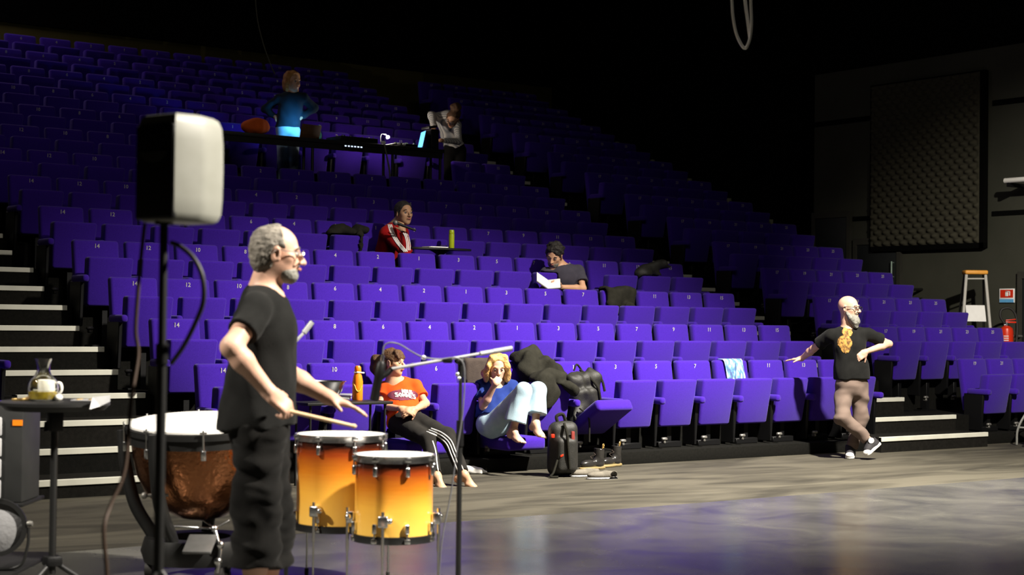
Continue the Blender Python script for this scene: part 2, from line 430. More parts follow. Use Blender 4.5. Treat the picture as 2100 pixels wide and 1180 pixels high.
# one armrest end of the block past the stairs shows at the edge of the view
s = seat(-5.885, 1, 16, 'violet seat past the stairs, its armrest end behind the small round table', 'seats past the stairs', 'low', True)
# guard-rail posts along the wall side of the stand
M['rail'] = mat('rail_paint', (0.30, 0.31, 0.22), 0.5, noise=(8, (0.36, 0.37, 0.27)))
gr = thing('guard_rail', 'grey metal guard rail posts climbing along the wall end of the rows', 'railing', (8.6, 6.6, zplat(6)))
for k in range(5, 13):
    add(gr, 'post', MB().box((8.50, k * DR + 0.80, zplat(k + 1) - 0.4), (8.56, k * DR + 0.86, 0.12 + RR * (k + 0) + 1.02), 0.004, 1), 'rail')
    add(gr, 'rail', MB().tube([(8.53, k * DR + 0.83, 0.12 + RR * k + 0.98), (8.53, (k + 1) * DR + 0.83, 0.12 + RR * (k + 1) + 0.98)], 0.012), M['black'])
# ------------------------------------------------------------------ soft bodies: distance fields turned into one closed skin
class SDF:
    def __init__(s, pts, pad, h):
        P = np.array([list(p) for p in pts], float)
        s.h = h; s.lo = P.min(0) - pad; n = np.ceil((P.max(0) + pad - s.lo) / h).astype(int) + 1
        s.n = n; s.F = np.full(n, 1.0, np.float32)
        s.ax = [s.lo[i] + h * np.arange(n[i]) for i in range(3)]
    def _sl(s, lo, hi):
        a = np.clip(np.floor((np.array(lo) - s.lo) / s.h).astype(int), 0, s.n)
        b = np.clip(np.ceil((np.array(hi) - s.lo) / s.h).astype(int) + 1, 0, s.n)
        return tuple(slice(i, j) for i, j in zip(a, b))
    def _grid(s, sl):
        return np.meshgrid(*[s.ax[i][sl[i]] for i in range(3)], indexing='ij')
    def _mix(s, sl, d, k, sub):
        o = s.F[sl]
        if sub:
            e = -d; hh = np.maximum(k - np.abs(o - e), 0) / max(k, 1e-6); s.F[sl] = np.maximum(o, e) + hh * hh * k * 0.25
        else:
            hh = np.maximum(k - np.abs(o - d), 0) / max(k, 1e-6); s.F[sl] = np.minimum(o, d) - hh * hh * k * 0.25
    def cap(s, a, b, ra, rb=None, k=0.02, cut=None, sub=False):
        """round cone from a to b; cut: list of (point, normal) half-spaces kept behind the normal"""
        a = np.array(list(a), float); b = np.array(list(b), float); rb = ra if rb is None else rb
        p = max(ra, rb) + k + 3 * s.h
        sl = s._sl(np.minimum(a, b) - p, np.maximum(a, b) + p)
        if any(q.stop <= q.start for q in sl): return s
        X, Y, Z = s._grid(sl); v = b - a; L = v @ v + 1e-12
        t = np.clip(((X - a[0]) * v[0] + (Y - a[1]) * v[1] + (Z - a[2]) * v[2]) / L, 0, 1)
        d = np.sqrt((X - a[0] - t * v[0]) ** 2 + (Y - a[1] - t * v[1]) ** 2 + (Z - a[2] - t * v[2]) ** 2) - (ra + (rb - ra) * t)
        for q, nn in (cut or []):
            nn = np.array(list(nn), float); nn /= np.linalg.norm(nn)
            d = np.maximum(d, (X - q[0]) * nn[0] + (Y - q[1]) * nn[1] + (Z - q[2]) * nn[2])
        s._mix(sl, d, k, sub); return s
    def chain(s, pts, rads, k=0.02, **kw):
        for i in range(len(pts) - 1): s.cap(pts[i], pts[i + 1], rads[i], rads[i + 1], k, **kw)
        return s
    def ell(s, c, r, ax=None, k=0.02, cut=None, sub=False):
        c = np.array(list(c), float); r = np.array(r, float)
        A = np.eye(3) if ax is None else np.array([list(Vector(q).normalized()) for q in ax])
        p = r.max() + k + 3 * s.h
        sl = s._sl(c - p, c + p)
        if any(q.stop <= q.start for q in sl): return s
        X, Y, Z = s._grid(sl); X = X - c[0]; Y = Y - c[1]; Z = Z - c[2]
        q = [(A[i, 0] * X + A[i, 1] * Y + A[i, 2] * Z) for i in range(3)]
        k0 = np.sqrt(sum((q[i] / r[i]) ** 2 for i in range(3))); k1 = np.sqrt(sum((q[i] / r[i] ** 2) ** 2 for i in range(3)))
        d = k0 * (k0 - 1) / np.maximum(k1, 1e-6)
        for qq, nn in (cut or []):
            nn = np.array(list(nn), float); nn /= np.linalg.norm(nn)
            d = np.maximum(d, (X + c[0] - qq[0]) * nn[0] + (Y + c[1] - qq[1]) * nn[1] + (Z + c[2] - qq[2]) * nn[2])
        s._mix(sl, d, k, sub); return s
    def rbox(s, c, half, ax=None, r=0.02, k=0.02, sub=False):
        c = np.array(list(c), float); half = np.array(half, float)
        A = np.eye(3) if ax is None else np.array([list(Vector(q).normalized()) for q in ax])
        p = np.linalg.norm(half) + k + 3 * s.h
        sl = s._sl(c - p, c + p)
        if any(q.stop <= q.start for q in sl): return s
        X, Y, Z = s._grid(sl); X = X - c[0]; Y = Y - c[1]; Z = Z - c[2]
        q = [np.abs(A[i, 0] * X + A[i, 1] * Y + A[i, 2] * Z) - (half[i] - r) for i in range(3)]
        d = np.sqrt(sum(np.maximum(v, 0) ** 2 for v in q)) + np.minimum(np.maximum(np.maximum(q[0], q[1]), q[2]), 0) - r
        s._mix(sl, d, k, sub); return s
    def slab(s, q, n):
        """keep only what lies behind the plane"""
        n = np.array(list(n), float); n /= np.linalg.norm(n)
        X, Y, Z = np.meshgrid(*s.ax, indexing='ij', sparse=True)
        s.F = np.maximum(s.F, (X - q[0]) * n[0] + (Y - q[1]) * n[1] + (Z - q[2]) * n[2]).astype(np.float32); return s
    def folds(s, amp, freq, seed=0, stretch=(1, 1, 0.45)):
        """cloth folds: a few warped waves pushed into the surface"""
        rr = np.random.RandomState(seed); X, Y, Z = np.meshgrid(*s.ax, indexing='ij', sparse=True)
        X = X * stretch[0]; Y = Y * stretch[1]; Z = Z * stretch[2]
        t = 0
        for i in range(4):
            d = rr.normal(size=3); d /= np.linalg.norm(d); e = rr.normal(size=3); e /= np.linalg.norm(e); f = freq * (0.7 + 0.5 * i)
            t = t + np.sin(f * (d[0] * X + d[1] * Y + d[2] * Z) + 1.6 * np.sin(0.6 * f * (e[0] * X + e[1] * Y + e[2] * Z) + i) + rr.rand() * 6) / (1 + 0.6 * i)
        s.F = s.F + (amp * 0.5 * t).astype(np.float32); return s
    def curls(s, amp, freq, seed=0): return s.folds(amp, freq, seed, (1, 1, 1))
    def mesh(s, name, m, smooth=1):
        F = s.F; n = F.shape; inside = F < 0
        if not inside.any(): raise RuntimeError('empty field ' + name)
        cnt = np.zeros([q - 1 for q in n], np.int8); acc = np.zeros([q - 1 for q in n] + [3], np.float32); E = []
        for ax in range(3):
            a = [slice(None)] * 3; b = [slice(None)] * 3; a[ax] = slice(0, -1); b[ax] = slice(1, None)
            fa, fb = F[tuple(a)], F[tuple(b)]; cr = inside[tuple(a)] != inside[tuple(b)]
            ii = np.argwhere(cr); t = fa[cr] / (fa[cr] - fb[cr]); p = ii.astype(np.float32); p[:, ax] += t
            o = [i for i in range(3) if i != ax]; E.append((ax, ii, inside[tuple(a)][cr]))
            for du in (0, 1):
                for dv in (0, 1):
                    c = ii.copy(); c[:, o[0]] -= du; c[:, o[1]] -= dv
                    ok = ((c >= 0) & (c < np.array(cnt.shape))).all(1)
                    cc = c[ok]; np.add.at(cnt, tuple(cc.T), 1); np.add.at(acc, tuple(cc.T), p[ok])
        act = cnt > 0; idx = np.full(cnt.shape, -1, np.int64); idx[act] = np.arange(act.sum())
        V = acc[act] / cnt[act][:, None]; Q = []
        for ax, ii, ins in E:
            o = [i for i in range(3) if i != ax]
            ok = (ii[:, o[0]] > 0) & (ii[:, o[1]] > 0) & (ii[:, o[0]] < cnt.shape[o[0]]) & (ii[:, o[1]] < cnt.shape[o[1]])
            ii = ii[ok]; ins = ins[ok]; q = []
            for du, dv in ((0, 0), (1, 0), (1, 1), (0, 1)):
                c = ii.copy(); c[:, o[0]] -= du; c[:, o[1]] -= dv; q.append(idx[tuple(c.T)])
            q = np.stack(q, 1); flip = ins if ax != 1 else ~ins
            q[~flip] = q[~flip][:, ::-1]; Q.append(q)
        Q = np.concatenate(Q); Q = Q[(Q >= 0).all(1)]
        for _ in range(smooth):
            S = np.zeros_like(V); N = np.zeros(len(V), np.float32)
            for a, b in ((0, 1), (1, 2), (2, 3), (3, 0)):
                np.add.at(S, Q[:, a], V[Q[:, b]]); np.add.at(N, Q[:, a], 1)
                np.add.at(S, Q[:, b], V[Q[:, a]]); np.add.at(N, Q[:, b], 1)
            V = 0.5 * V + 0.5 * S / np.maximum(N, 1)[:, None]
        V = V * s.h + s.lo
        me = bpy.data.meshes.new(name); me.vertices.add(len(V)); me.vertices.foreach_set('co', V.astype(np.float32).ravel())
        me.loops.add(Q.size); me.loops.foreach_set('vertex_index', Q.ravel().astype(np.int32))
        me.polygons.add(len(Q)); me.polygons.foreach_set('loop_start', np.arange(0, Q.size, 4, dtype=np.int32))
        me.polygons.foreach_set('loop_total', np.full(len(Q), 4, np.int32)); me.update(calc_edges=True); me.validate()
        me.materials.append(M[m] if isinstance(m, str) else m)
        me.polygons.foreach_set('use_smooth', np.ones(len(me.polygons), bool))
        return me

def patch(me, keep, m, name, off=0.003):
    """the faces of a skin that a rule keeps, lifted off as a thin print of their own"""
    bm = bmesh.new(); bm.from_mesh(me); bm.normal_update()
    bmesh.ops.delete(bm, geom=[f for f in bm.faces if not keep(f.calc_center_median(), f.normal)], context='FACES')
    for v in bm.verts: v.co += v.normal * off
    r = bpy.data.meshes.new(name); bm.to_mesh(r); bm.free(); r.materials.clear(); r.materials.append(M[m])
    for p in r.polygons: p.use_smooth = True
    return r
# ------------------------------------------------------------------ more materials
M['silver'] = mat('light_grey_shell', (0.20, 0.20, 0.17), 0.5, noise=(12, (0.23, 0.23, 0.20)))
M['rubber'] = mat('black_rubber', (0.012, 0.011, 0.010), 0.6, noise=(30, (0.018, 0.016, 0.014)))
M['brown_rubber'] = mat('brown_cable', (0.030, 0.014, 0.006), 0.6, noise=(30, (0.04, 0.02, 0.01)))
M['grey'] = mat('grey_enamel', (0.30, 0.30, 0.31), 0.4, 0.2, noise=(20, (0.36, 0.36, 0.36)))
M['paper'] = mat('white_paper', (0.80, 0.79, 0.76), 0.8, noise=(15, (0.74, 0.73, 0.70)))
M['glass'] = mat('clear_glass', (0.96, 0.97, 0.96), 0.03, trans=1.0, ior=1.45, noise=(3, (0.93, 0.95, 0.94)))
M['tea'] = mat('yellow_infusion', (0.62, 0.46, 0.03), 0.1, noise=(22, (0.30, 0.20, 0.01), 0.15))
M['china'] = mat('white_china', (0.82, 0.80, 0.74), 0.2, noise=(10, (0.78, 0.76, 0.70)))
M['gold'] = mat('gold_foil', (0.80, 0.56, 0.20), 0.3, 0.9, noise=(40, (0.7, 0.45, 0.15)), bump=(60, 0.6))
M['copper'] = mat('hammered_copper', (0.44, 0.18, 0.08), 0.18, 1.0, noise=(9, (0.34, 0.13, 0.055)), bump=(38, 0.55))
M['drumhead'] = mat('drum_head', (0.82, 0.80, 0.76), 0.45, noise=(7, (0.76, 0.74, 0.70)))
M['orange'] = mat('orange_enamel', (0.90, 0.24, 0.01), 0.35, noise=(12, (0.84, 0.20, 0.01)), coat=0.3)
M['wood'] = mat('pale_wood', (0.72, 0.50, 0.30), 0.5, noise=(25, (0.64, 0.42, 0.24)))
M['coat_black'] = mat('black_coat_cloth', (0.010, 0.0095, 0.0065), 0.9, noise=(12, (0.018, 0.017, 0.012)), bump=(90, 0.3), spec=0.2)
M['coat_grey'] = mat('brown_grey_cloth', (0.040, 0.030, 0.026), 0.9, noise=(14, (0.055, 0.042, 0.035)), bump=(90, 0.3), spec=0.2)
M['bagblack'] = mat('black_nylon', (0.009, 0.0088, 0.007), 0.6, noise=(18, (0.017, 0.016, 0.013)), bump=(140, 0.3))
M['red'] = mat('red_enamel', (0.62, 0.030, 0.006), 0.35, noise=(10, (0.56, 0.024, 0.006)))
M['lime'] = mat('lime_green_enamel', (0.36, 0.42, 0.012), 0.35, noise=(14, (0.30, 0.36, 0.01)))
M['screen'] = mat('lit_screen', (0.02, 0.05, 0.08), 0.3, emit=((0.10, 0.42, 0.85), 1.6), noise=(5, (0.02, 0.04, 0.07)))
M['bulb'] = mat('lit_bulb', (0.9, 0.9, 0.9), 0.3, emit=((0.95, 0.85, 1.0), 60.0), noise=(5, (0.88, 0.88, 0.9)))
M['led'] = mat('lit_key', (0.6, 0.7, 0.9), 0.3, emit=((0.6, 0.75, 1.0), 1.2), noise=(5, (0.6, 0.7, 0.88)))
M['brown'] = mat('brown_leather', (0.10, 0.045, 0.012), 0.7, noise=(14, (0.13, 0.06, 0.018)))

def lerp(a, b, t): return Vector(a) * (1 - t) + Vector(b) * t
def spline(pts, n=8):
    """smooth curve through points (Catmull-Rom)"""
    P = [Vector(p) for p in pts]; P = [P[0] * 2 - P[1]] + P + [P[-1] * 2 - P[-2]]; out = []
    for i in range(1, len(P) - 2):
        for j in range(n):
            t = j / n; a, b, c, d = P[i - 1], P[i], P[i + 1], P[i + 2]
            out.append(0.5 * ((2 * b) + (c - a) * t + (2 * a - 5 * b + 4 * c - d) * t * t + (3 * b - a - 3 * c + d) * t ** 3))
    return out + [P[-2]]
def tripod(root, hub, foot_r, rad, m, angs=(20, 140, 260), z0=0.01, rise=0.0):
    for a in angs:
        f = Vector((hub.x + foot_r * math.cos(math.radians(a)), hub.y + foot_r * math.sin(math.radians(a)), z0))
        l = add(root, 'leg', MB().tube([hub + Vector((0, 0, rise)), f], rad), m)
        add(l, 'rubber_foot', MB().ball(f + Vector((0, 0, 0.004)), rad * 1.25, 8), 'rubber')

# ------------------------------------------------------------------ loudspeaker on its stand
def speaker():
    c = at(363, 348, 5.2); th = math.radians(37)
    n = -(FH * math.cos(th) + RH * math.sin(th)); x = RH * math.cos(th) - FH * math.sin(th)
    base = c - ZU * 0.172
    t = thing('loudspeaker', 'small pale grey loudspeaker with black front on a tall pole before the seats', 'loudspeaker', base)
    prof = [(-0.092, 0), (0.092, 0), (0.112, 0.09), (0.108, 0.125), (0.070, 0.225), (-0.070, 0.225), (-0.108, 0.125), (-0.112, 0.09)]
    bm = bmesh.new(); rings = []
    for z, sc in ((0, 0.80), (0.010, 0.90), (0.030, 0.965), (0.08, 0.99), (0.17, 1.0), (0.26, 0.99), (0.312, 0.955), (0.334, 0.88), (0.343, 0.76)):
        rings.append([bm.verts.new(base + x * (px * sc) - n * (0.09 + (py - 0.09) * sc) + n * 0.09 + ZU * z) for px, py in prof])
    for a, b in zip(rings, rings[1:]):
        for k in range(8): bm.faces.new((a[k], a[(k + 1) % 8], b[(k + 1) % 8], b[k]))
    bm.faces.new(rings[0][::-1]); bm.faces.new(rings[-1])
    q = MB(); q.bm.free(); q.bm = bm
    add(t, 'cabinet', q, 'silver')
    g = MB(); g.obox(base + n * 0.086 + ZU * 0.158, (x, -n, ZU), (0.089, 0.012, 0.152), 0.010, 3)
    gr = add(t, 'front_grille', g, 'plastic')
    h = MB(); pts = [base + n * 0.099 + x * (0.062 * math.cos(a)) + ZU * (0.222 + 0.034 * math.sin(a)) for a in [math.pi + math.pi * i / 12 for i in range(13)]]
    h.poly(pts, 0.004, n); add(t, 'horn_lip', h, mat('horn_reflection_grey', (0.02, 0.02, 0.017), 0.5, noise=(20, (0.026, 0.026, 0.022))))  # lighter grey stands in for the reflection on the horn's lower lip
    add(t, 'pole_socket', MB().lathe([(0.0, 0), (0.03, 0), (0.03, -0.02), (0.0, -0.02)], base + n * 0.045 - x * 0.006 + ZU * 0.012), 'plastic')
    # stand
    px = base + n * 0.045 - x * 0.006
    s = thing('speaker_stand', 'tall thin black pole stand under the grey loudspeaker', 'stand', (px.x, px.y, 0))
    add(s, 'pole', MB().tube([(px.x, px.y, 0.12), (px.x, px.y, 1.30)], 0.0165).tube([(px.x, px.y, 1.30), (px.x, px.y, base.z - 0.008)], 0.0135), 'black')
    add(s, 'collar', MB().tube([(px.x, px.y, 1.27), (px.x, px.y, 1.335)], 0.021), 'plastic')
    tripod(s, Vector((px.x, px.y, 0.62)), 0.46, 0.011, 'black', (80, 200, 320))
    p1 = [at(x_, y_, Z) for x_, y_, Z in ((297, 458, 5.20), (290, 520, 5.2), (283, 598, 5.2), (278, 678, 5.2), (283, 730, 5.2), (269, 823, 5.15), (256, 962, 5.1), (228, 1034, 5.05), (213, 1087, 5.0), (219, 1173, 5.0), (226, 1300, 5.0))]
    p1 += [Vector((p1[-1].x + 0.02, p1[-1].y - 0.05, 0.4)), Vector((p1[-1].x, p1[-1].y - 0.2, 0.012)), Vector((p1[-1].x - 0.3, p1[-1].y - 0.6, 0.012))]
    tag(obj('speaker_cable', MB().tube(spline(p1), 0.0065).mesh('speaker_cable', 'brown_rubber')), 'brown cable hanging from the underside of the loudspeaker to the floor', 'cable')
    p2 = [at(x_, y_, Z) for x_, y_, Z in ((352, 498, 5.22), (372, 507, 5.18), (397, 530, 5.14), (415, 568, 5.12), (417, 618, 5.13), (400, 664, 5.16), (376, 711, 5.2), (352, 745, 5.26))]
    tag(obj('power_cable', MB().tube(spline(p2), 0.008).mesh('power_cable', 'rubber')), 'black cable looping out from the loudspeaker pole', 'cable')
speaker()

# ------------------------------------------------------------------ small round table with carafe
def tea_table():
    c = at(113, 822, 7.9); zt = c.z
    t = thing('round_table', 'small round black table top on a pole stand at the foot of the stairs', 'table', (c.x, c.y, 0))
    add(t, 'table_top', MB().lathe([(0, zt), (0.250, zt), (0.262, zt - 0.006), (0.262, zt - 0.020), (0.235, zt - 0.045), (0, zt - 0.052)], (c.x, c.y, 0), n=48), 'black')
    add(t, 'pole', MB().tube([(c.x, c.y, 0.16), (c.x, c.y, zt - 0.05)], 0.018), 'black')
    add(t, 'collar', MB().box((c.x - 0.034, c.y - 0.034, zt - 0.15), (c.x + 0.034, c.y + 0.034, zt - 0.05), 0.008).tube([c + RH * 0.02 - ZU * 0.10, c - RH * 0.045 - ZU * 0.11, c - RH * 0.046 - ZU * 0.15], 0.008), 'plastic')
    add(t, 'hub', MB().box((c.x - 0.04, c.y - 0.04, 0.20), (c.x + 0.04, c.y + 0.04, 0.25), 0.01), 'plastic')
    tripod(t, Vector((c.x, c.y, 0.225)), 0.34, 0.013, 'black', (-150, -35, 80))
    top = lambda x_, dz: Vector((at(x_, 815, 7.9 + dz).x, at(x_, 815, 7.9 + dz).y, zt))
    p = top(88, -0.02)
    v = thing('carafe', 'glass carafe of yellow herb tea on the small round table', 'carafe', p)
    s = 1.0 / 419
    out = [(0, 0.001), (24, 0.001), (27, 2), (30, 12), (31, 25), (29.5, 36), (24, 45), (17, 52), (13.5, 60), (13, 68), (15, 78), (18, 86)]
    inn = [(17.2, 86), (14.2, 78), (12.2, 68), (12.7, 60), (16.2, 52), (23.2, 45), (28.6, 36), (30, 25), (29, 12), (26, 3.5), (0, 2.5)]
    add(v, 'glass_body', MB().lathe([(a * s, b * s) for a, b in out + inn], p, n=36), 'glass')
    add(v, 'herb_tea', MB().lathe([(0, 3.2 * s), (25.5 * s, 3.8 * s), (28.4 * s, 12 * s), (28.9 * s, 19 * s), (0, 19 * s)], p, n=30), 'tea')
    q = top(96, 0.11)
    m = thing('mug', 'white china mug behind the glass carafe', 'mug', q)
    add(m, 'cup', MB().lathe([(0, 0.001), (0.036, 0.001), (0.044, 0.012), (0.046, 0.095), (0.042, 0.095), (0.040, 0.014), (0, 0.01)], q, n=28), 'china')
    add(m, 'handle', MB().tube(spline([q + RH * 0.043 + ZU * 0.082, q + RH * 0.066 + ZU * 0.080, q + RH * 0.074 + ZU * 0.055, q + RH * 0.064 + ZU * 0.03, q + RH * 0.043 + ZU * 0.028]), 0.0065), 'china')
    e = top(120, -0.04)
    tag(obj('egg', MB().ball((0, 0, 0.017), 0.017, 14, (1.25, 1.0, 1.0)).mesh('egg', 'china'), None, e), 'white egg lying beside the glass carafe on the small round table', 'egg')
    f = top(45, -0.03)
    tag(obj('foil_wrapper', MB().obox((0, 0, 0.006), (RH, FH, ZU), (0.042, 0.03, 0.005), 0.003).obox((0.035, 0.03, 0.012), (RH + ZU * 0.3, FH, ZU), (0.016, 0.012, 0.003), 0.002).mesh('foil_wrapper', 'gold'), None, f), 'gold foil wrapper lying on the small round table', 'wrapper')
    b = top(176, 0.0)
    bl = thing('blister_pack', 'shiny blister pack of pills on the small round table', 'blister pack', b)
    add(bl, 'foil_sheet', MB().obox(b + ZU * 0.004, (RH, FH, ZU), (0.060, 0.055, 0.003), 0.002), 'grey')
    for i in range(2):
        for j in range(4): add(bl, 'blister', MB().ball(b + RH * (-0.03 + 0.06 * i) + FH * (-0.036 + 0.024 * j) + ZU * 0.006, 0.010, 10, (1, 1, 0.55)), 'gold')
    r = [at(184, 840, 7.66), at(190, 815, 7.70), at(226, 811, 7.86), at(226, 824, 7.80), at(205, 834, 7.66)]
    pm = MB(); pm.poly([p_ + ZU * 0.0 for p_ in r], 0.002, -FH)
    tag(obj('paper_sheet', pm.mesh('paper_sheet', M['grey'], False)), 'grey paper sheet hanging over the edge of the small round table', 'paper')
tea_table()

# ------------------------------------------------------------------ trolley with drawer unit and stage lamp
def trolley():
    o = at(-50, 1033, 8.5); zt = o.z; zl = at(0, 1152, 8.5).z
    R0 = at(42, 1033, 8.5); ax = (RH, FH, ZU)
    t = thing('trolley', 'black two-shelf trolley at the foot of the stairs by the small round table', 'trolley', (o.x, o.y, 0))
    mid = o + RH * 0.0
    add(t, 'upper_shelf', MB().obox(Vector((R0.x, R0.y, zt - 0.012)) - RH * 0.40 + FH * 0.24, ax, (0.40, 0.20, 0.010), 0.004), 'black')
    R1 = at(70, 1152, 8.5)
    add(t, 'lower_shelf', MB().obox(Vector((R1.x, R1.y, zl - 0.012)) - RH * 0.45 - FH * 0.04, ax, (0.45, 0.42, 0.010), 0.004), 'black')
    for dx in (-0.78, -0.30):
        for dy in (0.08, 0.34):
            p = Vector((R0.x, R0.y, 0)) + RH * dx + FH * dy
            add(t, 'post', MB().tube([p + ZU * 0.07, p + ZU * (zt - 0.02)], 0.014), 'black')
            add(t, 'wheel', MB().lathe([(0, -0.015), (0.035, -0.015), (0.035, 0.015), (0, 0.015)], p + ZU * 0.036, RH, 16), 'rubber')
    h = at(20, 833, 8.5).z - zt; Rc = at(37, 1033, 8.5)
    c = Vector((Rc.x, Rc.y, zt)) - RH * 0.28 + FH * 0.22
    d = thing('drawer_unit', 'black drawer unit with clear drawers standing on the trolley', 'drawer unit', c)
    add(d, 'case', MB().obox(c + ZU * (h / 2), ax, (0.28, 0.16, h / 2), 0.006), mat('dark_grey_case', (0.014, 0.0145, 0.0145), 0.5, noise=(8, (0.02, 0.0205, 0.02))))
    M['clear'] = mat('clear_plastic_drawer', (0.42, 0.42, 0.42), 0.25, noise=(14, (0.34, 0.34, 0.35)))
    for i in range(4):
        z = h * (0.135 + 0.215 * i)
        w_ = add(d, 'drawer', MB().obox(c - RH * 0.055 - FH * 0.165 + ZU * z, ax, (0.28 - 0.055, 0.014, h * 0.096), 0.008), 'clear')
        add(w_, 'drawer_pull', MB().obox(c - RH * 0.16 - FH * 0.185 + ZU * (z - 0.01), ax, (0.05, 0.008, 0.012), 0.004), 'clear')
    add(d, 'orange_strip', MB().obox(c + RH * 0.252 - FH * 0.161 + ZU * (h * 0.82), ax, (0.026, 0.003, 0.015)), 'orange')
    # stage lamp standing on the lower shelf
    lc = at(-4, 1082, 8.20); base = Vector((lc.x, lc.y, zl + 0.012))
    l = thing('stage_lamp', 'black round stage lamp with ribbed glass lens on the lower trolley shelf', 'lamp', base)
    n = -(FH * 0.97 - RH * 0.18 - ZU * 0.05).normalized()
    add(l, 'housing', MB().lathe([(0, -0.24), (0.08, -0.24), (0.115, -0.16), (0.125, -0.02), (0.145, 0.0), (0.145, 0.035), (0.122, 0.035), (0.122, 0.01), (0.09, -0.02), (0, -0.05)], lc, n, 36), 'black')
    add(l, 'lens', MB().lathe([(0, 0.036), (0.04, 0.033), (0.08, 0.024), (0.120, 0.008), (0.120, 0.002), (0, 0.0)], lc, n, 36), mat('ribbed_lens', (0.26, 0.26, 0.27), 0.15, spec=1.0, noise=(4, (0.18, 0.18, 0.18)), bump=(50, 0.3)))
    add(l, 'yoke', MB().tube(spline([lc + RH * 0.155, lc + RH * 0.15 - ZU * 0.10, base + RH * 0.10 + ZU * 0.006, base - RH * 0.10 + ZU * 0.006, lc - RH * 0.15 - ZU * 0.10, lc - RH * 0.155]), 0.008), 'black')
    add(l, 'clamp_knob', MB().lathe([(0, 0), (0.012, 0), (0.016, 0.012), (0.012, 0.026), (0, 0.028)], lc + RH * 0.148 + ZU * 0.02, RH, 12), 'steel')
trolley()

# ------------------------------------------------------------------ drums
def kettle_drum():
    c = at(412, 864, 8.8); ax = (ZU - FH * 0.085 - RH * 0.01).normalized()
    base = Vector((c.x, c.y, 0)); R = 0.385
    u = (RH - ax * RH.dot(ax)).normalized(); v = ax.cross(u)
    t = thing('kettle_drum', 'large copper kettle drum with white head behind the drummer', 'drum', base)
    add(t, 'drum_head', MB().lathe([(0, 0.004), (R - 0.01, 0.003), (R, -0.004), (R, -0.016), (0, -0.012)], c, ax, 56), 'drumhead')
    add(t, 'hoop', MB().lathe([(R, -0.02), (R + 0.014, -0.02), (R + 0.014, -0.052), (R, -0.052)], c, ax, 56, True), 'black')
    add(t, 'bowl', MB().lathe([(R - 0.008, -0.03), (R - 0.012, -0.10), (R - 0.020, -0.18), (R - 0.04, -0.28), (R - 0.085, -0.38), (R - 0.16, -0.46), (R - 0.25, -0.515), (0.0, -0.55)], c, ax, 64), 'copper')
    add(t, 'collar_band', MB().lathe([(R - 0.002, -0.055), (R - 0.002, -0.105), (R - 0.012, -0.107), (R - 0.012, -0.053)], c, ax, 56, True), 'black')
    for k in range(8):
        a = 2 * math.pi * k / 8 + 0.22; d = u * math.cos(a) + v * math.sin(a); p = c + d * (R + 0.022)
        r = add(t, 'tension_rod', MB().tube([p + ax * 0.008, p - ax * 0.135], 0.006, 8), 'chrome')
        add(r, 'lug', MB().obox(c + d * (R + 0.012) - ax * 0.125, (d, ax.cross(d), ax), (0.018, 0.014, 0.026), 0.005), 'chrome')
        add(r, 'key_rod', MB().tube([p - ax * 0.006 - ax.cross(d) * 0.018, p - ax * 0.006 + ax.cross(d) * 0.018], 0.006, 8), 'chrome')
    for a in (math.pi * 1.03, -math.pi * 0.5 - 0.42, -0.04, math.pi * 0.5):
        d = (RH * math.cos(a) + FH * math.sin(a)); top = c + d * (R + 0.035) - ZU * 0.07
        pts = spline([top + ZU * 0.02, top - ZU * 0.16 - d * 0.02, top - ZU * 0.38 - d * 0.075, base + d * 0.24 + ZU * 0.22, base + d * 0.235 + ZU * 0.10])
        add(t, 'strut', MB().tube(pts, [0.028 + 0.008 * math.sin(i / len(pts) * 3) for i in range(len(pts))], 10), 'black')
    add(t, 'base_ring', MB().lathe([(0.17, 0.10), (0.29, 0.10), (0.31, 0.16), (0.29, 0.23), (0.17, 0.23)], base, n=40, closed=True), 'black')
    for a in (0.5, 2.6, 4.7):
        p = base + Vector((math.cos(a), math.sin(a), 0)) * 0.26
        add(t, 'caster', MB().lathe([(0, -0.02), (0.05, -0.02), (0.05, 0.02), (0, 0.02)], p + ZU * 0.051, RH, 18).tube([p + ZU * 0.05, p + ZU * 0.11], 0.012), 'rubber')
    pc = at(410, 1117, 8.42)
    add(t, 'pedal', MB().obox(pc, (RH, FH + ZU * 0.35, ZU - FH * 0.35), (0.075, 0.10, 0.010), 0.008).tube([pc + FH * 0.08, base + ZU * 0.16], 0.016), mat('dark_grey_pedal', (0.07, 0.07, 0.068), 0.5, noise=(20, (0.09, 0.09, 0.088))))
    k1 = at(440, 1085, 8.55)
    add(t, 'pedal_linkage', MB().tube([at(358, 1080, 8.7), k1, at(470, 1068, 8.6)], 0.006).tube([k1, at(452, 1130, 8.5), at(446, 1175, 8.5)], 0.012).ball(k1, 0.02, 10).ball(at(452, 1118, 8.5), 0.022, 10).ball(at(447, 1152, 8.5), 0.024, 10).tube([c - ax * 0.54, k1], 0.005), 'chrome')
    add(t, 'gauge_arm', MB().tube([at(296, 1017, 8.45), at(345, 1016, 8.5)], 0.009).ball(at(296, 1017, 8.45), 0.018, 10), 'steel')
kettle_drum()

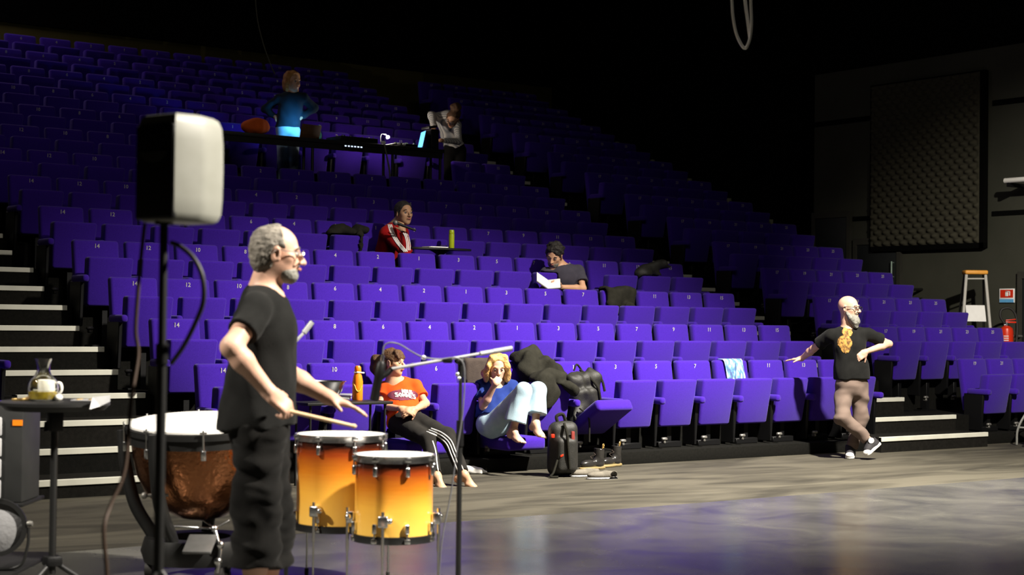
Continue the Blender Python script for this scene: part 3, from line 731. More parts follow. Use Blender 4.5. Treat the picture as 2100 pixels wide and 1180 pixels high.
def burst():
    m = mat('sunburst_lacquer', (0.8, 0.4, 0.05), 0.25, coat=0.6)
    nt = m.node_tree; b = nt.nodes['Principled BSDF']; L = nt.links.new
    tc = nt.nodes.new('ShaderNodeTexCoord'); sx = nt.nodes.new('ShaderNodeSeparateXYZ'); r = nt.nodes.new('ShaderNodeValToRGB')
    n = nt.nodes.new('ShaderNodeTexNoise'); n.inputs['Scale'].default_value = 30; mp = nt.nodes.new('ShaderNodeMapping'); mp.inputs['Scale'].default_value = (0.3, 0.3, 3)
    ad = nt.nodes.new('ShaderNodeMath'); ad.operation = 'MULTIPLY_ADD'; ad.inputs[1].default_value = 0.06
    L(tc.outputs['Generated'], sx.inputs[0]); L(tc.outputs['Object'], mp.inputs[0]); L(mp.outputs[0], n.inputs['Vector'])
    L(n.outputs['Fac'], ad.inputs[0]); L(sx.outputs['Z'], ad.inputs[2]); L(ad.outputs[0], r.inputs[0]); L(r.outputs[0], b.inputs['Base Color'])
    e = r.color_ramp.elements
    e[0].position = 0.10; e[0].color = (0.86, 0.50, 0.09, 1); e[1].position = 1.0; e[1].color = (0.02, 0.004, 0.002, 1)
    for p, c in ((0.42, (0.80, 0.40, 0.05, 1)), (0.66, (0.55, 0.17, 0.012, 1)), (0.86, (0.26, 0.040, 0.006, 1)), (0.94, (0.03, 0.006, 0.003, 1))):
        x = e.new(p); x.color = c
    return m
M['burst'] = burst()
def floor_tom(px, py, Z, R, H, label, legs):
    c = at(px, py, Z); base = Vector((c.x, c.y, 0)); zt = c.z; zb = zt - H
    t = thing('floor_tom', label, 'drum', base, 0, 'amber floor toms')
    o = lambda z: Vector((c.x, c.y, z))
    add(t, 'shell', MB().lathe([(R, zb + 0.012), (R, zt - 0.012)], base, n=56), 'burst')
    add(t, 'drum_head', MB().lathe([(0, zt - 0.002), (R - 0.004, zt - 0.002), (R - 0.002, zt - 0.014), (0, zt - 0.012)], base, n=48), 'drumhead')
    add(t, 'hoop', MB().lathe([(R + 0.003, zt + 0.006), (R + 0.013, zt + 0.008), (R + 0.010, zt - 0.006), (R + 0.012, zt - 0.028), (R + 0.003, zt - 0.03), (R + 0.004, zt - 0.01)], base, n=56, closed=True), 'chrome')
    add(t, 'hoop', MB().lathe([(R + 0.003, zb - 0.006), (R + 0.012, zb - 0.008), (R + 0.010, zb + 0.006), (R + 0.012, zb + 0.028), (R + 0.003, zb + 0.03)], base, n=56, closed=True), M['black'])
    add(t, 'bottom_head', MB().lathe([(0, zb + 0.006), (R - 0.002, zb + 0.006), (R - 0.002, zb + 0.014), (0, zb + 0.012)], base, n=40), 'drumhead')
    for k in range(8):
        a = 2 * math.pi * k / 8 - 0.24; d = Vector((math.cos(a), math.sin(a), 0)); sd = Vector((-d.y, d.x, 0))
        for s_ in (1, -1):
            zc = zt - 0.07 if s_ > 0 else zb + 0.07
            l = add(t, 'lug', MB().obox(o(zc) + d * (R + 0.012), (d, sd, ZU), (0.013, 0.012, 0.026), 0.009, 3), 'chrome')
            z1 = zt + 0.004 if s_ > 0 else zb - 0.004
            add(l, 'tension_rod', MB().tube([o(zc) + d * (R + 0.016), o(z1) + d * (R + 0.016)], 0.0045, 8).obox(o(z1 - 0.012 * s_) + d * (R + 0.014), (d, sd, ZU), (0.010, 0.016, 0.012), 0.004), 'chrome')
    for a in legs:
        d = (RH * math.cos(a) + FH * math.sin(a)); p = base + d * (R + 0.035); sd = ZU.cross(d)
        l = add(t, 'leg', MB().tube([p + ZU * 0.02, p + ZU * 0.24], 0.0055).tube([p + ZU * 0.24, p + ZU * (zb + 0.16)], 0.0085), 'chrome')
        add(l, 'leg_bracket', MB().obox(p - d * 0.012 + ZU * (zb + 0.11), (d, sd, ZU), (0.022, 0.026, 0.030), 0.009, 3).ball(p + sd * 0.035 + ZU * (zb + 0.115), 0.016, 10), 'chrome')
        add(l, 'rubber_foot', MB().tube([p + ZU * 0.001, p + ZU * 0.034], 0.011), 'rubber')
floor_tom(809, 934, 8.3, 0.200, 0.425, 'shorter amber sunburst floor tom, in front of the seated woman in orange', (-0.15, math.pi + 0.15, -math.pi * 0.55))
floor_tom(700, 892, 8.8, 0.238, 0.50, 'larger amber sunburst floor tom beside the standing drummer', (-2.0, 2.4, 0.35))

# ------------------------------------------------------------------ microphones on boom stands
def boom_stand():
    b = at(945, 742, 7.6); base = Vector((b.x, b.y, 0))
    t = thing('microphone_stand', 'black boom microphone stand in front of the seated woman in blue', 'microphone stand', base)
    add(t, 'pole', MB().tube([(b.x, b.y, 0.10), (b.x, b.y, 0.86)], 0.0125).tube([(b.x, b.y, 0.86), (b.x, b.y, b.z - 0.01)], 0.0085), 'black')
    add(t, 'height_clutch', MB().tube([(b.x, b.y, 0.83), (b.x, b.y, 0.95)], [0.018, 0.017]), 'plastic')
    L = at(803, 757, 7.5); E = at(1050, 715, 7.7); M1 = at(930, 737, 7.6)
    add(t, 'boom_arm', MB().tube([L, lerp(L, E, 0.5), at(990, 725, 7.65)], 0.0075), 'grey')
    add(t, 'boom_grip', MB().tube([at(985, 726, 7.64), at(1012, 721.5, 7.67)], 0.011), 'grey')
    add(t, 'counterweight', MB().tube([at(1012, 721.5, 7.67), E], 0.0125), 'grey')
    add(t, 'boom_clutch', MB().ball(b, 0.021, 12).obox(at(918, 740, 7.58), (RH, FH, ZU), (0.022, 0.014, 0.012), 0.005).tube([b, b + Vector((0, 0, -0.075))], 0.014), 'plastic')
    add(t, 'clutch_knob', MB().ball(at(938, 768, 7.56), 0.010, 10).ball(at(942, 776, 7.56), 0.009, 10), 'chrome')
    add(t, 'cable_clip', MB().ball(at(869, 734, 7.5), 0.011, 10), 'china')
    tripod(t, Vector((b.x, b.y, 0.13)), 0.32, 0.009, 'black', (100, 220, 340))
    a, e = at(783, 741, 7.48), at(767, 822, 7.48)
    m = thing('microphone', 'long black microphone hanging from the boom stand in front of the woman in orange', 'microphone', e)
    add(m, 'body', MB().tube([e, lerp(e, a, 0.02), lerp(e, a, 0.6), lerp(e, a, 0.62), lerp(e, a, 0.93), a], [0.017, 0.021, 0.021, 0.022, 0.022, 0.012], 16), 'plastic')
    add(m, 'connector', MB().tube([lerp(e, a, 0.97), a, at(785, 728, 7.48)], [0.009, 0.0095, 0.008], 12), 'chrome')
    add(m, 'clip', MB().tube([L, at(795, 765, 7.49), at(778, 776, 7.48)], [0.012, 0.014, 0.015]), 'plastic')
    p = [at(x_, y_, Z) for x_, y_, Z in ((785, 726, 7.48), (788, 710, 7.48), (800, 703, 7.48), (820, 707, 7.49), (845, 722, 7.46), (868, 733, 7.46), (900, 737, 7.50), (930, 734, 7.52), (947, 741, 7.53), (953, 765, 7.53), (951, 820, 7.53), (946, 870, 7.53), (936, 930, 7.52), (925, 1010, 7.5), (905, 1120, 7.45))]
    p += [Vector((p[-1].x - 0.06, p[-1].y - 0.03, 0.012)), Vector((p[-1].x - 0.4, p[-1].y - 0.3, 0.012))]
    tag(obj('microphone_cable', MB().tube(spline(p), 0.0034).mesh('microphone_cable', mat('slate_cable', (0.10, 0.10, 0.11), 0.5, noise=(20, (0.13, 0.13, 0.14))))), 'thin grey cable looping along the boom microphone stand', 'cable')
    # second stand, half hidden by the drummer
    b2 = at(592, 800, 7.9); base = Vector((b2.x, b2.y, 0)); j = at(592, 716, 7.9)
    t = thing('microphone_stand', 'black microphone stand mostly hidden behind the standing drummer', 'microphone stand', base)
    add(t, 'pole', MB().tube([(b2.x, b2.y, 0.1), (b2.x, b2.y, j.z)], 0.0105), 'black')
    add(t, 'boom_arm', MB().tube([at(560, 752, 7.9), j, at(624, 682, 7.95)], 0.008), 'grey')
    add(t, 'counterweight', MB().tube([at(623, 683, 7.95), at(640, 661, 7.97)], [0.0135, 0.0135]), 'grey')
    add(t, 'boom_clutch', MB().ball(j, 0.02, 10), 'plastic')
    tripod(t, Vector((b2.x, b2.y, 0.13)), 0.30, 0.009, 'black', (60, 180, 300))
boom_stand()
# ------------------------------------------------------------------ things left on and around the seats
def cloth_thing(name, label, cat, m, build, pts, pad=0.12, h=0.012, group=None, folds=(0.022, 30), seed=1, on=()):
    f = SDF(pts, pad, h); build(f); f.folds(folds[0], folds[1], seed, (1, 1, 0.6))
    for q in on: clear_seat(f, *q)
    me = f.mesh(name, m); c = Vector(np.mean([list(p) for p in pts], 0)); me.transform(Matrix.Translation(-c))
    return tag(obj(name, me, None, c), label, cat, group)
X3 = (Vector((1, 0, 0)), Vector((0, 1, 0)), Vector((0, 0, 1)))
def seat_pt(k, n, dx=0.0, dy=0.0, dz=0.0):
    c = COLS.index(n) - 7
    return Vector((c * PIT + dx, k * DR + dy, (0.125 if k == 0 else 0.12 + RR * k) + dz))

def clear_seat(f, k, n, pan='up', arms=True):
    """hollow a soft body where the seat's back, pan and armrests are"""
    a = seat_pt(k, n)
    f.rbox(a + Vector((0, 0.002, 0.566)), (0.254, 0.068, 0.345), (X3[0], Vector((0, 1, -0.16)), Vector((0, 0.16, 1))), 0.03, 0.004, sub=True)
    if pan == 'up': f.rbox(a + Vector((0, -0.29, 0.4415)), (0.247, 0.080, 0.282), (X3[0], Vector((0, 1, 0.17)), Vector((0, -0.17, 1))), 0.03, 0.004, sub=True)
    elif pan == 'low': f.rbox(a + Vector((0, -0.18, 0.07)), (0.055, 0.10, 0.28), X3, 0.01, 0.004, sub=True).rbox(a + Vector((0, -0.445, 0.145)), (0.236, 0.285, 0.070), X3, 0.03, 0.004, sub=True)
    else: f.rbox(a + Vector((0, -0.455, 0.375)), (0.236, 0.285, 0.075), (X3[0], Vector((0, 0.857, -0.515)), Vector((0, 0.515, 0.857))), 0.03, 0.004, sub=True)
    if arms:
        for s in (-1, 1):
            f.rbox(a + Vector((s * 0.2785, -0.28, 0.494)), (0.044, 0.175, 0.046), X3, 0.02, 0.004, sub=True)
            f.rbox(a + Vector((s * 0.2785, -0.20, 0.245)), (0.030, 0.155, 0.240), X3, 0.01, 0.004, sub=True)

# dark coat thrown over seat two, front row
def b1(f):
    a = seat_pt(0, 2)
    f.ell(a + Vector((-0.05, -0.02, 0.93)), (0.19, 0.13, 0.12), k=0.06)
    f.ell(a + Vector((-0.10, -0.13, 0.80)), (0.13, 0.09, 0.20), k=0.06)
    f.ell(a + Vector((0.12, -0.13, 0.72)), (0.17, 0.10, 0.22), k=0.06)
    f.cap(a + Vector((0.14, -0.08, 0.86)), a + Vector((0.40, -0.20, 0.64)), 0.08, 0.055, 0.05)
    f.cap(a + Vector((0.12, -0.14, 0.66)), a + Vector((0.17, -0.17, 0.50)), 0.10, 0.08, 0.05)
    f.ell(a + Vector((-0.04, -0.34, 0.75)), (0.20, 0.13, 0.09), k=0.05)
    f.ell(a + Vector((-0.08, -0.44, 0.60)), (0.15, 0.05, 0.15), k=0.04)
    f.cap(a + Vector((0.05, -0.42, 0.70)), a + Vector((0.24, -0.45, 0.62)), 0.06, 0.035, 0.04)
cloth_thing('coat', 'dark hooded coat thrown over the seat beside the seated woman in blue', 'coat', 'coat_black', b1, [seat_pt(0, 2, -0.3, -0.5, 0.4), seat_pt(0, 2, 0.45, 0.15, 1.05)], seed=3, folds=(0.036, 24), on=((0, 2), (0, 4, 'low'), (0, 1, 'half')))
# grey garment over the back of seat four, behind the woman in blue
def b2(f):
    a = seat_pt(0, 4)
    f.rbox(a + Vector((-0.10, -0.03, 0.72)), (0.15, 0.035, 0.21), r=0.03)
    f.rbox(a + Vector((-0.10, 0.06, 0.90)), (0.15, 0.10, 0.025), r=0.025, k=0.03)
cloth_thing('jacket', 'brown grey jacket hung over the seat back behind the woman in blue', 'jacket', 'coat_grey', b2, [seat_pt(0, 4, -0.3, -0.15, 0.48), seat_pt(0, 4, 0.1, 0.2, 0.95)], seed=8, folds=(0.006, 25), on=((0, 4, 'low'),))
# backpack lying on the half-folded seat one
def rucksack():
    a = seat_pt(0, 1)
    f = SDF([a + Vector((-0.4, -0.5, 0.2)), a + Vector((0.3, 0.0, 0.95))], 0.1, 0.011)
    ax = (Vector((1, 0.05, 0.12)), Vector((0, 1, 0.3)), Vector((-0.1, -0.3, 1)))
    f.rbox(a + Vector((-0.03, -0.17, 0.60)), (0.215, 0.11, 0.215), ax, 0.09, 0.03)
    f.rbox(a + Vector((-0.04, -0.27, 0.52)), (0.15, 0.06, 0.13), ax, 0.05, 0.03)
    f.cap(a + Vector((-0.10, -0.26, 0.48)), a + Vector((-0.20, -0.34, 0.34)), 0.05, 0.05, 0.04)
    f.folds(0.028, 28, 5); clear_seat(f, 0, 1, 'half'); clear_seat(f, 0, 2)
    t = thing('rucksack', 'black rucksack with straps sitting on the half-folded seat one', 'backpack', a + Vector((0, -0.2, 0.4)))
    add(t, 'bag', f.mesh('bag', 'bagblack'), None)
    add(t, 'strap', MB().tube(spline([a + Vector((-0.02, -0.14, 0.81)), a + Vector((-0.02, -0.29, 0.74)), a + Vector((0.05, -0.335, 0.64)), a + Vector((0.09, -0.33, 0.52))]), 0.014, 8), 'coat_black')
    add(t, 'strap', MB().tube(spline([a + Vector((0.12, -0.15, 0.79)), a + Vector((0.14, -0.28, 0.72)), a + Vector((0.17, -0.30, 0.60))]), 0.014, 8), 'coat_black')
    add(t, 'grab_handle', MB().tube(spline([a + Vector((-0.08, -0.11, 0.80)), a + Vector((-0.05, -0.12, 0.865)), a + Vector((0.02, -0.11, 0.81))]), 0.010, 8), 'coat_black')
    add(t, 'hanging_strap', MB().tube(spline([a + Vector((-0.20, -0.36, 0.44)), a + Vector((-0.215, -0.52, 0.36)), a + Vector((-0.21, -0.53, 0.12))]), 0.009, 8), 'coat_black')
rucksack()
# patterned cloth over seat nine, front row
def cloth():
    a = seat_pt(0, 9); bm = bmesh.new(); nu, nv = 16, 18; g = []
    for j in range(nv + 1):
        row = []
        for i in range(nu + 1):
            u = -0.155 + 0.28 * i / nu; s = j / nv * 0.42
            if s < 0.08: y, z = 0.09 - s, 0.90
            else: y, z = 0.004 - (s - 0.08) * 0.17, 0.895 - (s - 0.08)
            skew = 0.06 * s / 0.4
            row.append(bm.verts.new(a + Vector((u + skew, y - 0.012 - 0.008 * math.sin(i * 0.9 + j * 0.3), z + 0.004 * math.sin(i * 1.3) - (0.02 if (i in (3, 4) and j == nv) else 0)))))
        g.append(row)
    for j in range(nv):
        for i in range(nu): bm.faces.new((g[j][i], g[j + 1][i], g[j + 1][i + 1], g[j][i + 1]))
    me = bpy.data.meshes.new('cloth'); bm.to_mesh(me); bm.free()
    m = mat('ikat_cloth', (0.3, 0.4, 0.5), 0.9)
    nt = m.node_tree; L = nt.links.new; b = nt.nodes['Principled BSDF']
    tc = nt.nodes.new('ShaderNodeTexCoord'); mp = nt.nodes.new('ShaderNodeMapping'); mp.inputs['Rotation'].default_value = (0, 0.9, 0); mp.inputs['Scale'].default_value = (34, 8, 13)
    v = nt.nodes.new('ShaderNodeTexNoise'); v.inputs['Scale'].default_value = 1.0; v.inputs['Detail'].default_value = 2
    r = nt.nodes.new('ShaderNodeValToRGB'); e = r.color_ramp.elements
    e[0].position = 0.36; e[0].color = (0.06, 0.09, 0.22, 1); e[1].position = 0.66; e[1].color = (0.8, 0.82, 0.78, 1)
    x = e.new(0.46); x.color = (0.10, 0.26, 0.42, 1); x = e.new(0.55); x.color = (0.26, 0.42, 0.52, 1)
    L(tc.outputs['Object'], mp.inputs[0]); L(mp.outputs[0], v.inputs['Vector']); L(v.outputs['Fac'], r.inputs[0]); L(r.outputs[0], b.inputs['Base Color'])
    me.materials.append(m)
    for p in me.polygons: p.use_smooth = True
    o = tag(obj('cloth', me), 'small blue and white patterned cloth hung over seat nine of the front row', 'cloth')
    s = o.modifiers.new('thick', 'SOLIDIFY'); s.thickness = 0.006; s.offset = 1
cloth()
# dark garments further up
def b3(f):
    a = seat_pt(2, 9)
    f.rbox(a + Vector((0.0, -0.03, 0.76)), (0.22, 0.045, 0.17), r=0.04)
    f.rbox(a + Vector((0.0, 0.05, 0.905)), (0.22, 0.09, 0.03), r=0.03, k=0.03)
    f.ell(a + Vector((0.10, -0.09, 0.66)), (0.10, 0.06, 0.12), k=0.04)
cloth_thing('jacket', 'black jacket draped over seat nine in the third row', 'jacket', 'coat_black', b3, [seat_pt(2, 9, -0.3, -0.2, 0.5), seat_pt(2, 9, 0.3, 0.2, 0.98)], seed=4, on=((2, 9),))
def b4(f):
    a = seat_pt(3, 13)
    f.ell(a + Vector((-0.16, -0.30, 0.74)), (0.13, 0.10, 0.09), k=0.05)
    f.rbox(a + Vector((0.03, -0.28, 0.84)), (0.21, 0.06, 0.05), (Vector((1, 0, 0.25)), Vector((0, 1, 0)), Vector((-0.25, 0, 1))), 0.045, 0.05)
    f.cap(a + Vector((0.12, -0.28, 0.85)), a + Vector((0.30, -0.30, 0.84)), 0.05, 0.012, 0.03)
    f.cap(a + Vector((0.0, -0.28, 0.80)), a + Vector((0.12, -0.30, 0.70)), 0.06, 0.04, 0.04)
    f.cap(a + Vector((0.10, -0.36, 0.70)), a + Vector((0.22, -0.38, 0.45)), 0.02, 0.014, 0.02)
cloth_thing('shoulder_bag', 'black shoulder bag slumped on seat thirteen in the fourth row', 'bag', 'bagblack', b4, [seat_pt(3, 13, -0.35, -0.5, 0.4), seat_pt(3, 13, 0.35, -0.1, 0.98)], seed=6, folds=(0.010, 28), on=((3, 13), (3, 15)))
def b5(f):
    a = seat_pt(4, 2)
    for i in range(5): f.ell(a + Vector((-0.02 + 0.09 * i - 0.14, -0.24 + 0.03 * (i % 2), 0.73 + 0.03 * ((i * 2) % 3))), (0.10, 0.09, 0.055), k=0.05)
    f.ell(a + Vector((0.12, -0.36, 0.64)), (0.07, 0.05, 0.13), k=0.04)
cloth_thing('scarf', 'crumpled black scarf on top of seat two in the fifth row', 'scarf', 'coat_black', b5, [seat_pt(4, 2, -0.35, -0.45, 0.5), seat_pt(4, 2, 0.35, -0.1, 0.9)], seed=11, folds=(0.016, 34), on=((4, 2),))

# rucksack standing on the floor before the front row
def floor_bag():
    b = at_z(1153, 977, 0); ax = (RH * 0.96 + FH * 0.28, FH * 0.96 - RH * 0.28, ZU)
    rx, fy = ax[0].normalized(), ax[1].normalized()
    t = thing('backpack', 'black and red rucksack standing on the floor by the woman with bare feet', 'backpack', b)
    f = SDF([b - rx * 0.2 - fy * 0.2, b + rx * 0.2 + fy * 0.2 + ZU * 0.55], 0.1, 0.010)
    f.rbox(b + ZU * 0.255, (0.135, 0.10, 0.25), (rx, fy, ZU - rx * 0.06), 0.08, 0.02)
    f.rbox(b + ZU * 0.20 - fy * 0.10, (0.10, 0.05, 0.16), (rx, fy, ZU), 0.045, 0.03)
    f.folds(0.004, 30, 2)
    add(t, 'bag', f.mesh('bag', 'bagblack'), None)
    P = lambda x, y, z: b + rx * x + fy * y + ZU * z
    add(t, 'red_panel', MB().obox(P(0.055, -0.128, 0.32), (rx, fy, ZU), (0.017, 0.012, 0.10), 0.008), mat('red_nylon', (0.16, 0.012, 0.008), 0.7, noise=(20, (0.2, 0.02, 0.01))))
    add(t, 'red_tag', MB().obox(P(-0.125, -0.09, 0.375), (rx, fy, ZU), (0.016, 0.014, 0.018), 0.006), 'red')
    add(t, 'red_buckle', MB().obox(P(-0.055, -0.15, 0.20), (rx + ZU * 0.4, fy, ZU), (0.016, 0.006, 0.010), 0.004), 'red')
    add(t, 'strap', MB().tube(spline([P(-0.02, -0.10, 0.49), P(-0.01, -0.155, 0.40), P(0.0, -0.165, 0.25), P(0.02, -0.15, 0.08)]), 0.013, 8), 'coat_black')
    add(t, 'grab_handle', MB().tube(spline([P(-0.05, 0.0, 0.49), P(-0.06, 0.0, 0.55), P(0.0, 0.0, 0.565), P(0.03, 0.0, 0.49)]), 0.016, 8), 'coat_black')
    add(t, 'loose_strap', MB().tube(spline([P(-0.09, -0.13, 0.16), P(-0.14, -0.17, 0.05), P(-0.17, -0.18, 0.014), P(-0.10, -0.19, 0.012)]), 0.010, 8), 'coat_black')
floor_bag()
# shoes on the floor
M['boot'] = mat('black_boot_leather', (0.016, 0.015, 0.014), 0.22, noise=(20, (0.024, 0.022, 0.02)), coat=0.4)
M['sole'] = mat('honey_sole', (0.26, 0.19, 0.08), 0.6, noise=(20, (0.2, 0.15, 0.06)))
M['suede'] = mat('grey_suede', (0.12, 0.108, 0.085), 0.9, noise=(22, (0.17, 0.15, 0.12)), bump=(120, 0.3))
def boot(px, py, d, label):
    b = at_z(px, py, 0); s = ZU.cross(d)
    t = thing('boot', label, 'boot', b, 0, 'ankle boots on the floor')
    f = SDF([b - d * 0.15 - s * 0.08, b + d * 0.2 + s * 0.08 + ZU * 0.24], 0.05, 0.006)
    f.ell(b + d * 0.10 + ZU * 0.055, (0.10, 0.045, 0.042), (d, s, ZU), 0.02).ell(b - d * 0.03 + ZU * 0.06, (0.075, 0.042, 0.05), (d, s, ZU), 0.02)
    f.cap(b - d * 0.035 + ZU * 0.06, b - d * 0.045 + ZU * 0.24, 0.045, 0.055, 0.03); f.slab(b + ZU * 0.205, ZU - d * 0.2); f.slab(b + ZU * 0.022, -ZU)
    f.cap(b - d * 0.045 + ZU * 0.15, b - d * 0.045 + ZU * 0.28, 0.034, 0.045, 0.0, sub=True)
    add(t, 'upper', f.mesh('upper', 'boot'), None)
    q = SDF([b - d * 0.15 - s * 0.08, b + d * 0.22 + s * 0.08 + ZU * 0.05], 0.03, 0.006)
    q.ell(b + d * 0.10 + ZU * 0.012, (0.115, 0.052, 0.05), (d, s, ZU), 0.01).ell(b - d * 0.05 + ZU * 0.012, (0.065, 0.046, 0.05), (d, s, ZU), 0.03); q.slab(b + ZU * 0.028, ZU); q.slab(b + ZU * 0.001, -ZU)
    add(t, 'sole', q.mesh('sole', 'sole'), None)
    add(t, 'pull_loop', MB().tube(spline([b - d * 0.10 + ZU * 0.20, b - d * 0.105 + ZU * 0.235, b - d * 0.09 + ZU * 0.23, b - d * 0.085 + ZU * 0.19]), 0.006, 8), 'gold')
    add(t, 'laces', MB().tube(spline([b + d * (0.07 - 0.02 * i) + s * (0.02 * (-1) ** i) + ZU * (0.105 + 0.018 * i) for i in range(6)], 4), 0.004, 6), 'coat_grey')
dd = (RH * -0.75 - FH * 0.66).normalized()
boot(1222, 963, dd, 'shiny black ankle boot standing behind the low grey shoes')
boot(1259, 957, (RH * -0.62 - FH * 0.78).normalized(), 'shiny black ankle boot, second of the pair, farther from the rucksack')
def shoe(px, py, d, label):
    b = at_z(px, py, 0); s = ZU.cross(d)
    t = thing('shoe', label, 'shoe', b, 0, 'low grey shoes on the floor')
    f = SDF([b - d * 0.15 - s * 0.08, b + d * 0.18 + s * 0.08 + ZU * 0.1], 0.04, 0.006)
    f.ell(b + d * 0.05 + ZU * 0.035, (0.11, 0.046, 0.034), (d, s, ZU), 0.02).ell(b - d * 0.06 + ZU * 0.045, (0.07, 0.042, 0.045), (d, s, ZU), 0.03)
    f.ell(b - d * 0.065 + ZU * 0.085, (0.05, 0.028, 0.035), (d, s, ZU), 0.01, sub=True); f.slab(b + ZU * 0.016, -ZU)
    add(t, 'upper', f.mesh('upper', 'suede'), None)
    q = SDF([b - d * 0.15 - s * 0.08, b + d * 0.18 + s * 0.08 + ZU * 0.1], 0.04, 0.006)
    q.ell(b + d * 0.05, (0.118, 0.050, 0.05), (d, s, ZU), 0.02).ell(b - d * 0.06, (0.075, 0.046, 0.05), (d, s, ZU), 0.03); q.slab(b + ZU * 0.018, ZU); q.slab(b + ZU * 0.001, -ZU)
    add(t, 'sole', q.mesh('sole', 'grey'), None)
shoe(1203, 978, (RH * -0.9 - FH * 0.4).normalized(), 'low grey suede shoe lying closer to the rucksack')
shoe(1238, 983, (RH * -0.95 - FH * 0.3).normalized(), 'low grey suede shoe lying in front of the black boots')
# white paper bundle on the floor
def b6(f):
    b = at_z(968, 972, 0)
    f.rbox(b + ZU * 0.035, (0.10, 0.07, 0.035), (RH, FH, ZU + RH * 0.2), 0.02); f.cap(b + RH * 0.06 + ZU * 0.02, b + RH * 0.13 + ZU * 0.015, 0.03, 0.012, 0.03)
    f.slab(b + ZU * 0.002, -ZU)
bb = at_z(968, 972, 0)
cloth_thing('paper_bundle', 'crumpled white paper bundle on the floor behind the bare feet of the woman in orange', 'paper', 'paper', b6, [bb - RH * 0.15 - FH * 0.1, bb + RH * 0.15 + FH * 0.1 + ZU * 0.1], seed=5, folds=(0.005, 40), h=0.008)

# ------------------------------------------------------------------ black tray table with bowl and bottle before seat ten
def side_table():
    R = at(779, 821, 14.15); z = R.z; c = R - Vector((0.42, 0.06, 0))
    t = thing('tray_table', 'narrow black table holding a steel bowl and an orange bottle before seat ten', 'table', (c.x, c.y, 0))
    add(t, 'table_top', MB().obox(Vector((c.x, c.y, z - 0.012)), X3, (0.42, 0.16, 0.012), 0.004), 'black')
    for sx in (-0.31, 0.30):
        for sy in (-0.12, 0.12):
            p = Vector((c.x, c.y, 0)) + Vector((sx * 1.2, sy, 0))
            add(t, 'leg', MB().tube([p + ZU * 0.001, p + ZU * (z - 0.02)], 0.011), 'black')
    on = lambda px, df: Vector((at(px, 818, 14.15 + df).x, at(px, 818, 14.15 + df).y, z))
    p = on(667, -0.07); s = 1 / 234.0
    b = thing('mixing_bowl', 'wide steel mixing bowl on the narrow black table', 'bowl', p)
    add(b, 'bowl_body', MB().lathe([(0, 0.002), (13 * s, 0.002), (24 * s, 7 * s), (34 * s, 18 * s), (41 * s, 37 * s), (43 * s, 37.5 * s), (43 * s, 39 * s), (40 * s, 38.5 * s), (32.5 * s, 18.5 * s), (23 * s, 8.5 * s), (0, 3 * s)], p, n=44), M['chrome'])
    p = on(733, -0.05)
    o = thing('water_bottle', 'bright orange water bottle with white neck loop on the narrow black table', 'bottle', p)
    add(o, 'bottle_body', MB().lathe([(0, 0), (10 * s, 0), (10.8 * s, 2 * s), (10.8 * s, 38 * s), (8.5 * s, 50 * s), (6.6 * s, 56 * s), (6.4 * s, 58 * s), (0, 58 * s)], p, n=28), 'orange')
    add(o, 'cap', MB().lathe([(0, 58 * s), (6.8 * s, 58 * s), (7 * s, 60 * s), (6.6 * s, 67 * s), (4.5 * s, 70 * s), (0, 70.5 * s)], p, n=24), 'orange')
    add(o, 'neck_loop', MB().tube([p + ZU * 57 * s - RH * 7.4 * s, p + ZU * 57 * s - FH * 7.4 * s, p + ZU * 57 * s + RH * 13 * s - ZU * 1.5 * s], 0.007, 8), 'china')
    add(o, 'printed_swoosh', MB().tube(spline([p + RH * a * s - FH * math.sqrt(max(0, 11.3 ** 2 - a * a)) * s + ZU * h * s for a, h in ((-10, 35), (-5, 30), (-2, 22), (2, 18), (6, 21), (9, 30))]), 0.0045, 6), mat('yellow_print', (0.85, 0.5, 0.04), 0.5, noise=(20, (0.8, 0.45, 0.03))))
    q = on(707, 0.02)
    tag(obj('notebook', MB().obox((0, 0, 0.03), (RH, FH + ZU * 0.15, ZU - RH * 0.35), (0.055, 0.10, 0.006), 0.004).obox((-0.01, 0, 0.011), (RH, FH, ZU), (0.06, 0.10, 0.009), 0.004).mesh('notebook', 'grey'), None, q), 'grey notebook lying beside the steel bowl on the narrow black table', 'notebook')
side_table()

